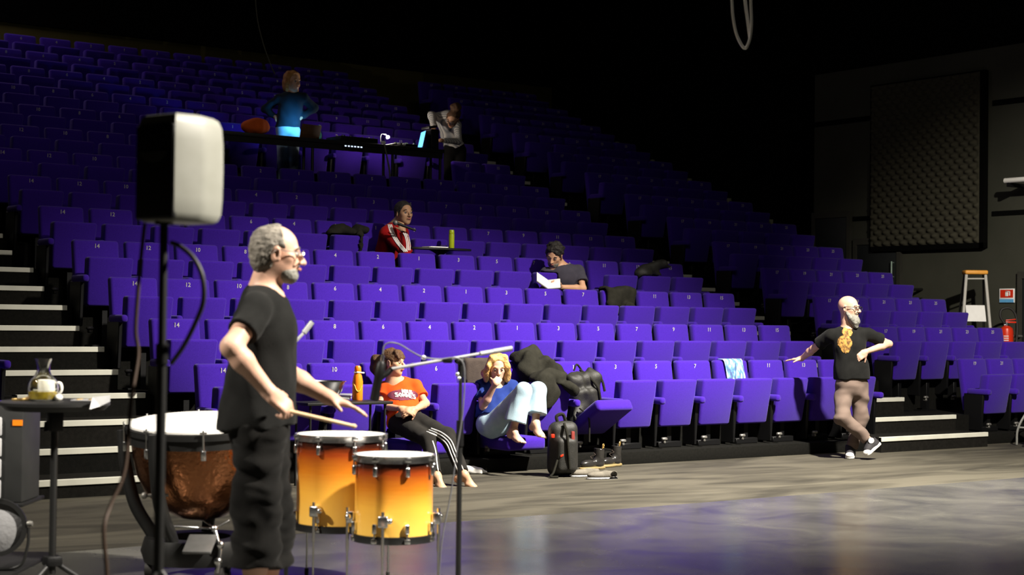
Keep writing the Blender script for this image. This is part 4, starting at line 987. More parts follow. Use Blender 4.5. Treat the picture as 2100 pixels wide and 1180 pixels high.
# ------------------------------------------------------------------ rehearsal table by the man in the red jacket
def rehearsal_table():
    c = at_y(903, 511, 3.20); z = c.z
    t = thing('rehearsal_table', 'black round-ended table board set up among the seats beside the man in red', 'table', (c.x, c.y, zplat(4)))
    pts = [c + Vector((0.44 * math.cos(a) * (1.0 if abs(math.cos(a)) > 0 else 1), 0.15 * math.sin(a), -0.012)) for a in [2 * math.pi * i / 40 for i in range(40)]]
    add(t, 'table_top', MB().poly(pts, 0.022, (0, 0, 1)), 'black')
    add(t, 'pedestal', MB().tube([(c.x, c.y, zplat(4) + 0.01), (c.x, c.y, z - 0.012)], 0.03).lathe([(0, -0.09), (0.10, -0.03), (0.14, -0.012), (0, -0.012)], c), 'black')
    add(t, 'foot_plate', MB().box((c.x - 0.16, c.y - 0.13, zplat(4) + 0.001), (c.x + 0.16, c.y + 0.13, zplat(4) + 0.015), 0.004), 'black')
    on = lambda x, y: Vector((c.x + x, c.y + y, z + 0.010))
    p = on(0.16, 0.0)
    b = thing('lime_bottle', 'lime green bottle standing on the table among the seats', 'bottle', p)
    add(b, 'bottle_body', MB().lathe([(0, 0), (0.032, 0), (0.034, 0.006), (0.034, 0.165), (0.033, 0.17), (0, 0.17)], p, n=24), 'lime')
    add(b, 'cap', MB().lathe([(0, 0.17), (0.031, 0.17), (0.033, 0.175), (0.031, 0.215), (0.026, 0.225), (0, 0.225)], p, n=24).tube([p + RH * 0.033 + ZU * 0.175, p - RH * 0.02 - FH * 0.035 + ZU * 0.19], 0.004), 'lime')
    q = on(-0.10, -0.03)
    s = thing('script_pages', 'stack of white script pages lying on the table among the seats', 'paper', q)
    for i in range(3):
        add(s, 'page', MB().obox(q + Vector((0.006 * i, 0.004 * i, 0.003 + 0.004 * i)), (Vector((1, 0.05 * i, 0)), Vector((-0.05 * i, 1, 0)), ZU), (0.135, 0.085, 0.0018)), 'paper')
    g = on(0.03, -0.02)
    e = thing('folded_glasses', 'folded spectacles lying on the white script pages', 'glasses', g + ZU * 0.014)
    add(e, 'frame', MB().tube(spline([g + Vector((-0.05, 0, 0.02)), g + Vector((-0.03, -0.01, 0.035)), g + Vector((0, -0.01, 0.025)), g + Vector((0.03, -0.01, 0.035)), g + Vector((0.05, 0, 0.02))]), 0.004, 8), 'rubber')
rehearsal_table()

# ------------------------------------------------------------------ side of the hall: ladder, sign, extinguisher, tube light, chair
def ladder():
    Z = 23.25
    tl, tr = at(1982, 562, Z), at(2021, 562, Z); zf = 0.10
    t = thing('step_ladder', 'white step ladder with orange top standing by the side wall', 'ladder', ((tl.x + tr.x) / 2, (tl.y + tr.y) / 2, zf))
    bl, br = at(1972, 700, Z - 0.22), at(2033, 700, Z - 0.22)
    M['alu'] = mat('pale_aluminium', (0.62, 0.60, 0.54), 0.45, 0.3, noise=(20, (0.55, 0.53, 0.48)))
    def ext(a, b, z): k = (a.z - z) / (a.z - b.z); return a + (b - a) * k
    fl_, fr_ = ext(tl, bl, zf), ext(tr, br, zf)
    for a, b in ((tl, fl_), (tr, fr_)): add(t, 'stile', MB().tube([a, b], 0.022, 8), 'alu')
    rl, rr_ = fl_ + FH * 0.62 + RH * 0.02, fr_ + FH * 0.62 - RH * 0.02
    for a, b in ((tl + FH * 0.1, rl), (tr + FH * 0.1, rr_)): add(t, 'rear_stile', MB().tube([a, b], 0.015, 8), M['black'])
    add(t, 'top_cap', MB().obox((tl + tr) / 2 + FH * 0.05 + ZU * 0.022, (RH, FH, ZU), (0.165, 0.10, 0.030), 0.02, 3), mat('orange_plastic', (0.80, 0.36, 0.05), 0.5, noise=(14, (0.74, 0.32, 0.04))))
    add(t, 'cross_rail', MB().tube([tl - ZU * 0.07, tr - ZU * 0.07], 0.012, 8), 'alu')
    pa, pb = at(1987, 626, Z - 0.12), at(2015, 660, Z - 0.20)
    m = (at(2001, 643, Z - 0.18))
    add(t, 'folding_platform', MB().obox(m, (RH, FH * 0.35 + ZU * 0.94, FH), (0.138, 0.125, 0.012), 0.006), 'paper')
    for i in range(4):
        f = 0.52 + 0.13 * i
        add(t, 'tread', MB().obox(lerp(lerp(tl, fl_, f), lerp(tr, fr_, f), 0.5) + FH * 0.03, (RH, FH, ZU), (0.14 + 0.05 * f, 0.04, 0.012), 0.004), 'alu')
ladder()
def fire():
    yw = 1.88
    s = thing('fire_sign', 'red and blue fire extinguisher sign fixed high on the side wall', 'sign', (9.58, yw, 1.80))
    a = at(2066, 592, 23.5); u0, u1, v1 = 9.56, 9.598, a.z
    b = at(2066, 621, 23.5).z; h = v1 - b
    pts = lambda y0, y1, z0, z1, x: [(x, y0, z0), (x, y1, z0), (x, y1, z1), (x, y0, z1)]
    add(s, 'sign_plate', MB().box((9.575, yw - 0.13, b), (9.592, yw + 0.13, v1), 0.003), 'paper')
    add(s, 'red_field', MB().box((9.571, yw - 0.11, b + h * 0.36), (9.577, yw + 0.11, v1 - 0.016)), 'red')
    add(s, 'blue_field', MB().box((9.571, yw - 0.12, b + 0.004), (9.577, yw + 0.12, b + h * 0.26)), mat('sign_blue', (0.10, 0.34, 0.62), 0.6, noise=(20, (0.12, 0.38, 0.66))))
    g = MB().box((9.567, yw - 0.028, b + h * 0.46), (9.573, yw + 0.022, b + h * 0.74), 0.002).box((9.567, yw - 0.012, b + h * 0.72), (9.573, yw + 0.012, b + h * 0.84)).box((9.567, yw - 0.055, b + h * 0.77), (9.573, yw + 0.01, b + h * 0.83)).box((9.567, yw - 0.062, b + h * 0.50), (9.573, yw - 0.045, b + h * 0.80))
    add(s, 'pictogram', g, 'paper')
    c = at(2064, 733, 23.1); zb = c.z; base = Vector((c.x, c.y, zb))
    e = thing('fire_extinguisher', 'red fire extinguisher with black hose mounted on the side wall', 'extinguisher', base)
    add(e, 'cylinder', MB().lathe([(0, 0), (0.085, 0), (0.095, 0.02), (0.095, 0.36), (0.085, 0.41), (0.05, 0.44), (0.03, 0.45), (0, 0.45)], base, n=32), 'red')
    lb = MB()
    for i in range(3): lb.tube([base - FH * 0.075 + RH * (-0.062) + ZU * (0.30 - 0.03 * i), base - FH * 0.097 + RH * 0.0 + ZU * (0.30 - 0.03 * i)], 0.008, 6)
    lb.tube(spline([base - FH * 0.09 - RH * 0.05 + ZU * 0.18, base - FH * 0.101 - RH * 0.01 + ZU * 0.16, base - FH * 0.095 + RH * 0.03 + ZU * 0.06]), 0.007, 6)
    add(e, 'label_print', lb, 'paper')
    add(e, 'valve', MB().tube([base + ZU * 0.44, base + ZU * 0.50], 0.022).ball(base - RH * 0.03 + ZU * 0.46, 0.018, 10), 'chrome')
    add(e, 'lever', MB().obox(base + RH * 0.06 + ZU * 0.50, (RH, FH, ZU), (0.075, 0.012, 0.012), 0.005).obox(base + RH * 0.06 + ZU * 0.535, (RH + ZU * 0.12, FH, ZU), (0.075, 0.012, 0.008), 0.004), 'red')
    add(e, 'hose', MB().tube(spline([base - RH * 0.03 + ZU * 0.48, base - RH * 0.09 + ZU * 0.58, base - RH * 0.07 + ZU * 0.68, base + RH * 0.04 + ZU * 0.70, base + RH * 0.12 + ZU * 0.62, base + RH * 0.15 + ZU * 0.45, base + RH * 0.14 + ZU * 0.18]), 0.018, 10), 'rubber')
    add(e, 'wall_bracket', MB().tube([base + ZU * 0.30 + FH * 0.02, Vector((9.60, base.y + 0.02, zb + 0.30))], 0.02), 'steel')
fire()
tl = thing('tube_light', 'white unlit tube light housing on the side wall, cut by the frame', 'light', (9.5, 1.2, 3.6))
p0, p1 = at(2061, 371, 23.2), at(2061, 371, 23.2) + Vector((0, -1.25, 0))
add(tl, 'housing', MB().tube([p0, p1], 0.038, 14), 'china')
for f in (0.05, 0.9): add(tl, 'bracket', MB().box((p0.x - 0.02, lerp(p0, p1, f).y - 0.02, p0.z - 0.09), (9.60, lerp(p0, p1, f).y + 0.02, p0.z - 0.03)), 'plastic')
def chair():
    f = at_z(2085, 914, 0); t = thing('folding_chair', 'grey tubular folding chair before the side rows, cut by the frame', 'chair', f)
    M['tube'] = mat('grey_tube', (0.36, 0.36, 0.33), 0.4, 0.5, noise=(16, (0.3, 0.3, 0.28)))
    for d in (0, -0.42):
        o = FH * d
        add(t, 'leg', MB().tube(spline([f + o + ZU * 0.008, f + o + RH * 0.015 + ZU * 0.20, f + o + RH * 0.13 + ZU * 0.42, f + o + RH * 0.42 + ZU * 0.86]), 0.014, 8), 'tube')
        add(t, 'leg', MB().tube([f + o + RH * 0.48 + ZU * 0.008, f + o + RH * 0.10 + ZU * 0.44], 0.013, 8), 'tube')
        add(t, 'stretcher', MB().tube([f + o + RH * 0.02 + ZU * 0.215, f + o + RH * 0.34 + ZU * 0.205], 0.012, 8), 'tube')
    add(t, 'seat', MB().obox(f - FH * 0.21 + RH * 0.30 + ZU * 0.44, (RH, FH, ZU), (0.20, 0.21, 0.016), 0.01), 'plastic')
    add(t, 'backrest', MB().obox(f - FH * 0.21 + RH * 0.40 + ZU * 0.78, (RH, FH, ZU), (0.014, 0.21, 0.08), 0.01), 'plastic')
chair()
rw = thing('wall_rail', 'low black railing at the wall end of the third row', 'railing', (9.0, 3.3, zplat(3)))
ra, rb = at_y(1868, 594, 3.45), at_y(1904, 594, 3.45)
add(rw, 'top_rail', MB().tube([ra, rb], 0.022), 'black'); add(rw, 'lower_rail', MB().tube([ra - ZU * 0.14, rb - ZU * 0.14], 0.015), 'black')
for q in (ra, rb): add(rw, 'post', MB().tube([q, Vector((q.x, q.y, 0.0))], 0.018), 'black')

# ------------------------------------------------------------------ things hanging from the grid
hp = lambda l, Z: [at(x, y, Z) for x, y in l]
a = hp([(1500, -60), (1501, 0), (1504, 40), (1512, 75), (1527, 99), (1537, 82), (1541, 50), (1540, 10), (1538, -60)], 9.0)
b = hp([(1525, -60), (1528, 0), (1533, 40), (1538, 78)], 9.03)
lift = lambda p: Vector((p.x, p.y, 8.98))
hc = thing('hanging_cable', 'pale cable loop hanging from the dark ceiling', 'cable', (a[4].x, a[4].y, a[4].z))
add(hc, 'loop', MB().tube([lift(a[0])] + spline(a) + [lift(a[-1])], 0.008, 8), 'china')
add(hc, 'tail', MB().tube([lift(b[0])] + spline(b), 0.009, 8), 'china')
wv = hp([(523, -10), (528, 40), (540, 90), (556, 135), (564, 152)], 21.0)
tag(obj('thin_wire', MB().tube([lift(wv[0])] + spline(wv), 0.008, 6).mesh('thin_wire', mat('dull_wire', (0.05, 0.05, 0.03), 0.7, noise=(9, (0.06, 0.06, 0.04))))), 'thin dark wire hanging down towards the woman at the control desk', 'wire')

# ------------------------------------------------------------------ control desk in the upper rows
DY = 6.30
def desk():
    l, r = at_y(448, 270, DY), at_y(912, 304, DY); z = (l.z + r.z) / 2
    f = zplat(7)
    t = thing('control_desk', 'long black control desk standing across the upper rows', 'desk', ((l.x + r.x) / 2, DY + 0.3, f))
    add(t, 'desk_top', MB().box((l.x, DY, z - 0.05), (r.x, DY + 0.55, z), 0.006), 'black')
    for x in (l.x + 0.05, lerp(l, r, 0.40).x, lerp(l, r, 0.76).x, r.x - 0.05):
        for y in (DY + 0.04, DY + 0.28): add(t, 'leg', MB().tube([(x, y, f + 0.001), (x, y, z - 0.04)], 0.02, 8), 'black')
    add(t, 'front_apron', MB().box((l.x + 0.02, DY + 0.02, z - 0.13), (r.x - 0.02, DY + 0.045, z - 0.045)), 'black')
    tag(obj('desk_cable', MB().tube(spline([at_y(788, 296, DY - 0.03), at_y(795, 330, DY - 0.04), at_y(800, 365, DY - 0.05)] + [Vector((at_y(800, 365, DY).x, DY - 0.06, f + 0.012))]), 0.012, 8).mesh('desk_cable', mat('grey_cable', (0.12, 0.12, 0.08), 0.6, noise=(9, (0.14, 0.14, 0.1))))), 'grey cable dropping from the front edge of the control desk', 'cable')
    on = lambda px, dy=0.15: Vector((at_y(px, 285, DY + dy).x, DY + dy, z))
    # orange bag
    p = on(524, 0.30) + ZU * 0.022
    def ob(q):
        q.ell(p + ZU * 0.10, (0.20, 0.11, 0.105), k=0.03); q.ell(p + Vector((0.05, 0, 0.15)), (0.11, 0.08, 0.06), k=0.04); q.slab(p + ZU * 0.003, -ZU)
    cloth_thing('tote_bag', 'crumpled orange bag lying on the control desk', 'bag', mat('orange_cloth', (0.75, 0.13, 0.012), 0.85, noise=(9, (0.62, 0.09, 0.01))), ob, [p + Vector((-0.24, -0.12, 0)), p + Vector((0.24, 0.12, 0.24))], seed=9, folds=(0.012, 26))
    def laptop(px, name, label, lid, face, light=None, w=0.165, hh=0.20, ang=18):
        p = on(px, 0.22); d = Vector((math.sin(face), -math.cos(face), 0)); s = ZU.cross(d)      # d: way the lid's back looks
        t = thing('laptop', label, 'laptop', p)
        add(t, 'keyboard_base', MB().obox(p - d * 0.11 + ZU * 0.009, (s, d, ZU), (w, 0.11, 0.008), 0.004), 'grey')
        up = (ZU * math.cos(math.radians(ang)) + d * math.sin(math.radians(ang))).normalized(); nn = s.cross(up)
        c = p + ZU * 0.012 + up * (hh / 2)
        add(t, 'lid', MB().obox(c, (s, nn, up), (w, 0.005, hh / 2), 0.004), lid)
        sg = -1 if nn.dot(d) > 0 else 1
        add(t, 'screen', MB().obox(c + nn * (sg * 0.007), (s, nn, up), (w - 0.012, 0.0012, hh / 2 - 0.012)), 'screen', 'lit blue screen')
        if light:
            L = bpy.data.lights.new('screen_light', 'AREA'); L.energy = light; L.size = 0.3; L.color = (0.10, 0.48, 1.0); L.spread = math.radians(70)
            o = bpy.data.objects.new('screen_light', L); COL.objects.link(o); o.parent = t
            o.location = (c + nn * (sg * 0.03)) - p; o.rotation_euler = (nn * sg).to_track_quat('-Z', 'Y').to_euler()
        return t
    laptop(634, 'laptop', 'open laptop with a brown lid in front of the woman at the control desk', 'brown', 0.15, 2.0)
    laptop(862, 'laptop', 'open laptop seen from its lit blue screen side on the control desk', 'plastic', 1.25, 0.25, 0.14, 0.26, 12)
    p = on(655, 0.34)
    b = thing('glass_bottle', 'green glass bottle with red cap behind the brown laptop', 'bottle', p)
    add(b, 'bottle_body', MB().lathe([(0, 0), (0.03, 0), (0.032, 0.10), (0.015, 0.15), (0.012, 0.21), (0, 0.21)], p, n=20), mat('green_glass', (0.10, 0.30, 0.16), 0.1, noise=(9, (0.12, 0.34, 0.18))))
    add(b, 'cap', MB().lathe([(0, 0.21), (0.014, 0.21), (0.014, 0.235), (0, 0.235)], p, n=16), 'chrome')
    # desk lamp
    p = on(788, 0.47)
    l = thing('desk_lamp', 'small bright desk lamp standing on the control desk', 'lamp', p)
    add(l, 'base', MB().lathe([(0, 0), (0.05, 0), (0.05, 0.015), (0, 0.018)], p, n=24), 'chrome')
    add(l, 'stem', MB().tube(spline([p + ZU * 0.015, p + Vector((-0.06, 0, 0.10)), p + Vector((-0.05, 0, 0.20)), p + Vector((0.02, -0.01, 0.20))]), 0.006, 8), 'chrome')
    add(l, 'bulb', MB().ball(p + Vector((0.045, -0.02, 0.165)), 0.024, 14), 'bulb', 'glowing bulb')
    L = bpy.data.lights.new('lamp_light', 'POINT'); L.energy = 14.0; L.shadow_soft_size = 0.03; L.color = (1.0, 0.86, 0.72)
    o = bpy.data.objects.new('lamp_light', L); COL.objects.link(o); o.parent = l; o.location = (0.045, -0.06, 0.20)
    # consoles, keys, small clutter
    for px, wd, dp, hh, lb, nm in ((722, 0.30, 0.2, 0.075, 'dark sound mixing console on the control desk beside the brown laptop', 'mixing_console'), (823, 0.17, 0.16, 0.05, 'low dark lighting console on the control desk beside the bright lamp', 'lighting_console')):
        p = on(px, 0.24); t2 = thing(nm, lb, 'console', p)
        add(t2, 'body', MB().box(p + Vector((-wd, -dp, 0.001)), p + Vector((wd, dp, hh)), 0.008), 'plastic')
        for i in range(14):
            q = p + Vector((random.uniform(-wd, wd) * 0.9, random.uniform(-dp, dp) * 0.8, hh))
            add(t2, 'fader_knob', MB().tube([q, q + ZU * 0.022], 0.010, 8), 'silver' if i % 3 else 'black')
    p = on(722, 0.02); kb = thing('lit_keypad', 'small keypad with bright white keys on the front of the control desk', 'keypad', p - ZU * 0.06)
    add(kb, 'keypad_case', MB().box(p + Vector((-0.17, -0.045, -0.085)), p + Vector((0.17, -0.021, -0.055)), 0.003), 'plastic')
    for i in range(6): add(kb, 'key', MB().box(p + Vector((-0.14 + 0.05 * i, -0.05, -0.078)), p + Vector((-0.115 + 0.05 * i, -0.044, -0.062))), 'led')
    for i, px in enumerate((786, 818, 829)):
        p = on(px, 0.03)
        tag(obj('paper_ball', MB().ball((0, 0, 0.028), 0.028 if i == 0 else 0.02, 10, (1.3, 1, 0.9)).mesh('paper_ball', 'paper'), None, p), ['larger crumpled white tissue at the edge of the control desk under the lamp', 'small white crumpled tissue between two others on the control desk', 'small white tissue closest to the side-on laptop on the control desk'][i], 'tissue')
    # black case the bending woman leans over
    p = on(884, 0.24)
    k = thing('equipment_case', 'tall black case on the control desk behind the lit laptop', 'case', p)
    add(k, 'case_body', MB().box(p + Vector((-0.07, -0.10, 0.001)), p + Vector((0.07, 0.10, 0.30)), 0.012), 'plastic')
    add(k, 'case_lid', MB().obox(p + Vector((-0.03, 0, 0.33)), (Vector((1, 0, 0.2)), Vector((0, 1, 0)), ZU), (0.075, 0.10, 0.018), 0.006), 'plastic')
    return z
DESK_Z = desk()
# ------------------------------------------------------------------ people
def skin(name, c, c2): return mat(name, c, 0.5, noise=(9, c2), bump=(160, 0.08), spec=0.35)
M['skin'] = skin('skin_fair', (0.60, 0.37, 0.27), (0.52, 0.29, 0.20))
M['skin2'] = skin('skin_warm', (0.55, 0.32, 0.20), (0.48, 0.26, 0.15))
M['skin3'] = skin('skin_tan', (0.45, 0.26, 0.15), (0.38, 0.20, 0.11))
M['eyewhite'] = mat('eye_white', (0.34, 0.30, 0.27), 0.25, noise=(5, (0.30, 0.27, 0.24)))
M['iris'] = mat('dark_iris', (0.02, 0.014, 0.01), 0.2, noise=(5, (0.03, 0.02, 0.012)))
M['lips'] = mat('lips', (0.42, 0.15, 0.11), 0.45, noise=(12, (0.36, 0.12, 0.09)))
def hair_mat(n, a, b): return mat(n, a, 0.65, noise=(26, b, 0.2), bump=(70, 0.9), spec=0.3)
M['hair_grey'] = hair_mat('grey_hair', (0.085, 0.074, 0.060), (0.24, 0.215, 0.18))
M['beard_grey'] = hair_mat('grey_beard', (0.13, 0.125, 0.105), (0.26, 0.25, 0.22))
M['hair_black'] = hair_mat('black_hair', (0.012, 0.010, 0.009), (0.030, 0.026, 0.022))
M['hair_brown'] = hair_mat('brown_hair', (0.045, 0.022, 0.010), (0.11, 0.055, 0.025))
M['hair_blond'] = hair_mat('blond_hair', (0.46, 0.24, 0.07), (0.68, 0.42, 0.16))
M['hair_auburn'] = hair_mat('auburn_hair', (0.30, 0.12, 0.03), (0.46, 0.22, 0.06))
def cloth_mat(n, a, b, sc=14): return mat(n, a, 0.9, noise=(sc, b), bump=(170, 0.2), sheen=0.03, spec=0.12)
M['tee_black'] = cloth_mat('black_cotton', (0.0062, 0.0062, 0.0058), (0.010, 0.010, 0.0094))
M['trousers_black'] = cloth_mat('black_trousers', (0.0035, 0.0033, 0.0030), (0.0065, 0.006, 0.0054))
M['tee_orange'] = cloth_mat('orange_cotton', (0.72, 0.085, 0.010), (0.64, 0.068, 0.008))
M['track_black'] = cloth_mat('dark_tracksuit', (0.013, 0.012, 0.0105), (0.020, 0.018, 0.016))
M['blue_shirt'] = cloth_mat('blue_shirt', (0.012, 0.026, 0.14), (0.018, 0.038, 0.18))
M['denim'] = cloth_mat('pale_denim', (0.30, 0.42, 0.50), (0.38, 0.50, 0.57))
M['taupe'] = cloth_mat('taupe_jeans', (0.125, 0.090, 0.074), (0.165, 0.122, 0.10), 5)
M['tee_slate'] = cloth_mat('slate_cotton', (0.040, 0.037, 0.050), (0.052, 0.047, 0.062))
M['jacket_red'] = cloth_mat('red_jersey', (0.30, 0.007, 0.008), (0.25, 0.006, 0.007))
M['stripe'] = mat('white_stripe', (0.80, 0.78, 0.74), 0.8, noise=(20, (0.74, 0.72, 0.68)))
M['shirt_dark'] = cloth_mat('dark_blue_shirt', (0.010, 0.020, 0.030), (0.014, 0.026, 0.038))
M['jeans_light'] = cloth_mat('light_jeans', (0.34, 0.46, 0.55), (0.40, 0.52, 0.6))
M['canvas'] = mat('black_canvas', (0.016, 0.015, 0.017), 0.8, noise=(20, (0.024, 0.022, 0.025)))
M['white_rubber'] = mat('white_rubber', (0.78, 0.75, 0.70), 0.5, noise=(20, (0.72, 0.69, 0.64)))
def striped():
    m = mat('striped_jersey', (0.4, 0.4, 0.38), 0.9, spec=0.2); nt = m.node_tree; L = nt.links.new; b = nt.nodes['Principled BSDF']
    tc = nt.nodes.new('ShaderNodeTexCoord'); wv = nt.nodes.new('ShaderNodeTexWave'); wv.bands_direction = 'DIAGONAL'; wv.inputs['Scale'].default_value = 14; wv.inputs['Distortion'].default_value = 0.6
    r = nt.nodes.new('ShaderNodeValToRGB'); r.color_ramp.elements[0].color = (0.16, 0.17, 0.18, 1); r.color_ramp.elements[1].color = (0.52, 0.50, 0.44, 1)
    L(tc.outputs['Object'], wv.inputs['Vector']); L(wv.outputs['Fac'], r.inputs[0]); L(r.outputs[0], b.inputs['Base Color']); return m
M['striped'] = striped()

def nrm(v): return Vector(v).normalized()
def head(f, c, fw, H=0.235, up=ZU, beardy=False, neck=None, k=0.018):
    """skull, jaw, nose, brow, ears about the point midway between chin and crown"""
    fw = nrm(fw); up = nrm(Vector(up) - fw * Vector(up).dot(fw)); sd = fw.cross(up); A = (fw, sd, up)
    p = lambda a, b, d: c + fw * (a * H) + sd * (b * H) + up * (d * H)
    f.ell(p(-.05, 0, .13), (.405 * H, .325 * H, .365 * H), A, k)
    f.ell(p(.09, 0, -.14), (.285 * H, .265 * H, .34 * H), A, k)
    f.ell(p(.18, 0, -.33), (.17 * H, .19 * H, .15 * H), A, .05 * H)
    f.ell(p(.27, 0, -.40), (.085 * H, .10 * H, .085 * H), A, .06 * H)
    f.cap(p(.335, -.15, .085), p(.335, .15, .085), .045 * H, None, .07 * H)
    for s in (-1, 1):
        f.ell(p(.21, s * .185, -.06), (.10 * H, .085 * H, .09 * H), A, .08 * H)
        f.ell(p(.40, s * .135, .015), (.075 * H, .070 * H, .050 * H), A, .03 * H, sub=True)
        f.ell(p(-.03, s * .33, -.02), (.10 * H, .035 * H, .15 * H), (fw + up * .15, sd + fw * -.35 * s, up), .03 * H)
        f.ell(p(-.015, s * .36, -.01), (.045 * H, .03 * H, .08 * H), A, .02 * H, sub=True)
    f.chain([p(.36, 0, .05), p(.435, 0, -.06), p(.475, 0, -.125)], [.035 * H, .042 * H, .052 * H], .03 * H)
    for s in (-1, 1): f.ell(p(.41, s * .055, -.135), (.055 * H, .040 * H, .038 * H), A, .02 * H)
    f.cap(p(.375, -.055, -.225), p(.375, .055, -.225), .030 * H, None, .04 * H)
    f.cap(p(.365, -.045, -.275), p(.365, .045, -.275), .034 * H, None, .03 * H)
    f.cap(p(.385, -.08, -.248), p(.385, .08, -.248), .010 * H, None, .02 * H, sub=True)
    if neck is not None: f.cap(p(-.10, 0, -.18), neck, .235 * H, .27 * H, .03)
    return p, A
def corners(p, a, b):
    return [p(x, y, z) for x in (a[0], b[0]) for y in (a[1], b[1]) for z in (a[2], b[2])]
def face_bits(t, p, A, H, brow='hair_brown', closed=False, lips=True):
    fw, sd, up = A
    for s in (-1, 1):
        e = add(t, 'eye', MB().ball(p(.318, s * .135, .01), .055 * H, 12, (1, 1, .8)), 'eyewhite' if not closed else 'skin2')
        if not closed: add(e, 'iris', MB().ball(p(.318 + .030, s * .135, .008), .034 * H, 10), 'iris')
        add(t, 'eyebrow', MB().tube([p(.355, s * .07, .105), p(.372, s * .14, .125), p(.335, s * .22, .105)], [.016 * H, .02 * H, .012 * H], 8), brow)
    if lips: add(t, 'lips', MB().tube([p(.395, -.085, -.248), p(.418, -.04, -.240), p(.42, 0, -.246), p(.418, .04, -.240), p(.395, .085, -.248)], [.012 * H, .026 * H, .028 * H, .026 * H, .012 * H], 8), 'lips')
def glasses(t, p, H, m='rubber', r=.006):
    q = MB()
    for s in (-1, 1):
        q.tube([p(.45, s * .145 + .105 * math.cos(a), .0 + .075 * math.sin(a)) for a in [2 * math.pi * i / 16 for i in range(17)]], r * 0.5, 6)
        q.tube(spline([p(.44, s * .25, .03), p(.20, s * .325, .05), p(-.02, s * .355, .055), p(-.10, s * .35, -.02)], 4), r * 0.5, 6)
    q.tube([p(.46, -.045, .02), p(.475, 0, .035), p(.46, .045, .02)], r * 0.5, 6)
    add(t, 'glasses', q, m)
def hand(f, w, d, pn, ts=1, curl=(.35, .5, .4), sc=1.0, spread=.05, k=.008, thumb=None):
    """palm, four jointed fingers and a thumb; d along the hand, pn the way the palm faces, ts the thumb's side of d x pn"""
    d = nrm(d); pn = nrm(Vector(pn) - d * Vector(pn).dot(d)); s = d.cross(pn) * ts
    f.cap(w, w + d * .03 * sc, .027 * sc, .026 * sc, .02)
    f.rbox(w + d * .053 * sc, (.047 * sc, .041 * sc, .0150 * sc), (d, s, pn), .014 * sc, .014)
    f.ell(w + d * .035 * sc + s * .026 * sc + pn * .008 * sc, (.035 * sc, .018 * sc, .016 * sc), (d, s, pn), .012)
    for i, (o, L, st) in enumerate(((.030, .074, .096), (.010, .083, .100), (-.010, .077, .097), (-.029, .060, .090))):
        q = w + d * st * sc + s * o * sc; dd = nrm(d + s * (o * spread * 20)); a = 0; r = (.0092 - .0006 * (i == 3)) * sc
        for j, fr in enumerate((.46, .30, .24)):
            a += curl[j] * (1 + .08 * i); v = dd * math.cos(a) + pn * math.sin(a); n = q + v * L * fr * sc
            f.cap(q, n, r * (1 - .06 * j), r * (1 - .06 * (j + 1)), k if j == 0 else .003); q = n
    v = thumb or (d * .55 + s * .75 + pn * .35); v = nrm(v); q = w + d * .025 * sc + s * .030 * sc + pn * .004 * sc; n = q + v * .042 * sc
    f.cap(q, n, .0125 * sc, .0105 * sc, .012); v2 = nrm(v + d * .5 + pn * .15); f.cap(n, n + v2 * .034 * sc, .0105 * sc, .0085 * sc, .004)
def foot(f, a, d, up=ZU, sc=1.0, side=1):
    d = nrm(d); up = nrm(Vector(up) - d * Vector(up).dot(d)); s = d.cross(up)
    h = a - up * .055 * sc - d * .030 * sc
    f.ell(h, (.038 * sc, .033 * sc, .032 * sc), (d, s, up), .03).cap(a, h, .034 * sc, .03 * sc, .03)
    f.cap(a - up * .012 * sc + d * .02 * sc, a + d * .115 * sc - up * .058 * sc, .036 * sc, .024 * sc, .03)
    f.rbox(a + d * .10 * sc - up * .066 * sc, (.055 * sc, .041 * sc, .018 * sc), (d, s, up), .016 * sc, .03)
    for i in range(5):
        q = a + d * (.148 - .006 * i * i * .5) * sc + s * side * (.032 - .0165 * i) * sc - up * .070 * sc
        f.cap(q, q + d * (.034 - .003 * i) * sc - up * .004 * sc, (.0135 if i == 0 else .0095) * sc, (.012 if i == 0 else .0085) * sc, .005)
def arm(f, S, E, W, sc=1.0, infl=0.0, k=.025):
    f.cap(S, E, .048 * sc + infl, .038 * sc + infl, k); m = E + (W - E) * .3
    f.cap(E, m, .036 * sc + infl, .040 * sc + infl, k); f.cap(m, W, .040 * sc + infl, .027 * sc + infl, k)
def leg(f, Hh, K, A, sc=1.0, k=.03):
    f.cap(Hh, K, .080 * sc, .054 * sc, k); m = K + (A - K) * .32
    f.cap(K, m, .052 * sc, .053 * sc, k); f.cap(m, A, .053 * sc, .036 * sc, k)
def torso(f, ch, ab, pe, SL, SR, N, sc=1.0, infl=0.0, loose=0.0, k=.06, hem=None, dep=1.0):
    up = nrm(N - pe); sd = nrm(SR - SL); sd = nrm(sd - up * sd.dot(up)); fw = up.cross(sd); A = (sd, fw, up)
    cut = [hem] if hem else None
    f.ell(ch, (.160 * sc + infl, .110 * sc * dep + infl, .185 * sc + infl), A, k, cut)
    f.ell(ab, (.140 * sc + infl + loose, .098 * sc * dep + infl + loose, .17 * sc + infl), A, k, cut)
    f.ell(pe, (.158 * sc + infl + loose * .7, .108 * sc * dep + infl + loose, .13 * sc + infl), A, k, cut)
    f.cap(SL, lerp(SL, SR, .5) + up * .02, .050 * sc + infl, .06 * sc + infl, k); f.cap(lerp(SL, SR, .5) + up * .02, SR, .06 * sc + infl, .050 * sc + infl, k)
    return A
def person(label, base): return thing('person', label, 'person', base)
def sleeve(f, S, E, t, r0, r1, k=.03):
    e = S + (E - S) * t; d = E - S
    f.cap(S, e + nrm(d) * .03, r0, r1, k, cut=[(e, d)])
def trouser_leg(f, Hh, K, A, r, t=1.0, k=.03):
    f.cap(Hh, K, r[0], r[1], k); e = K + (A - K) * t; f.cap(K, e + nrm(A - K) * .04, r[1], r[2], k, cut=[(e, A - K)])
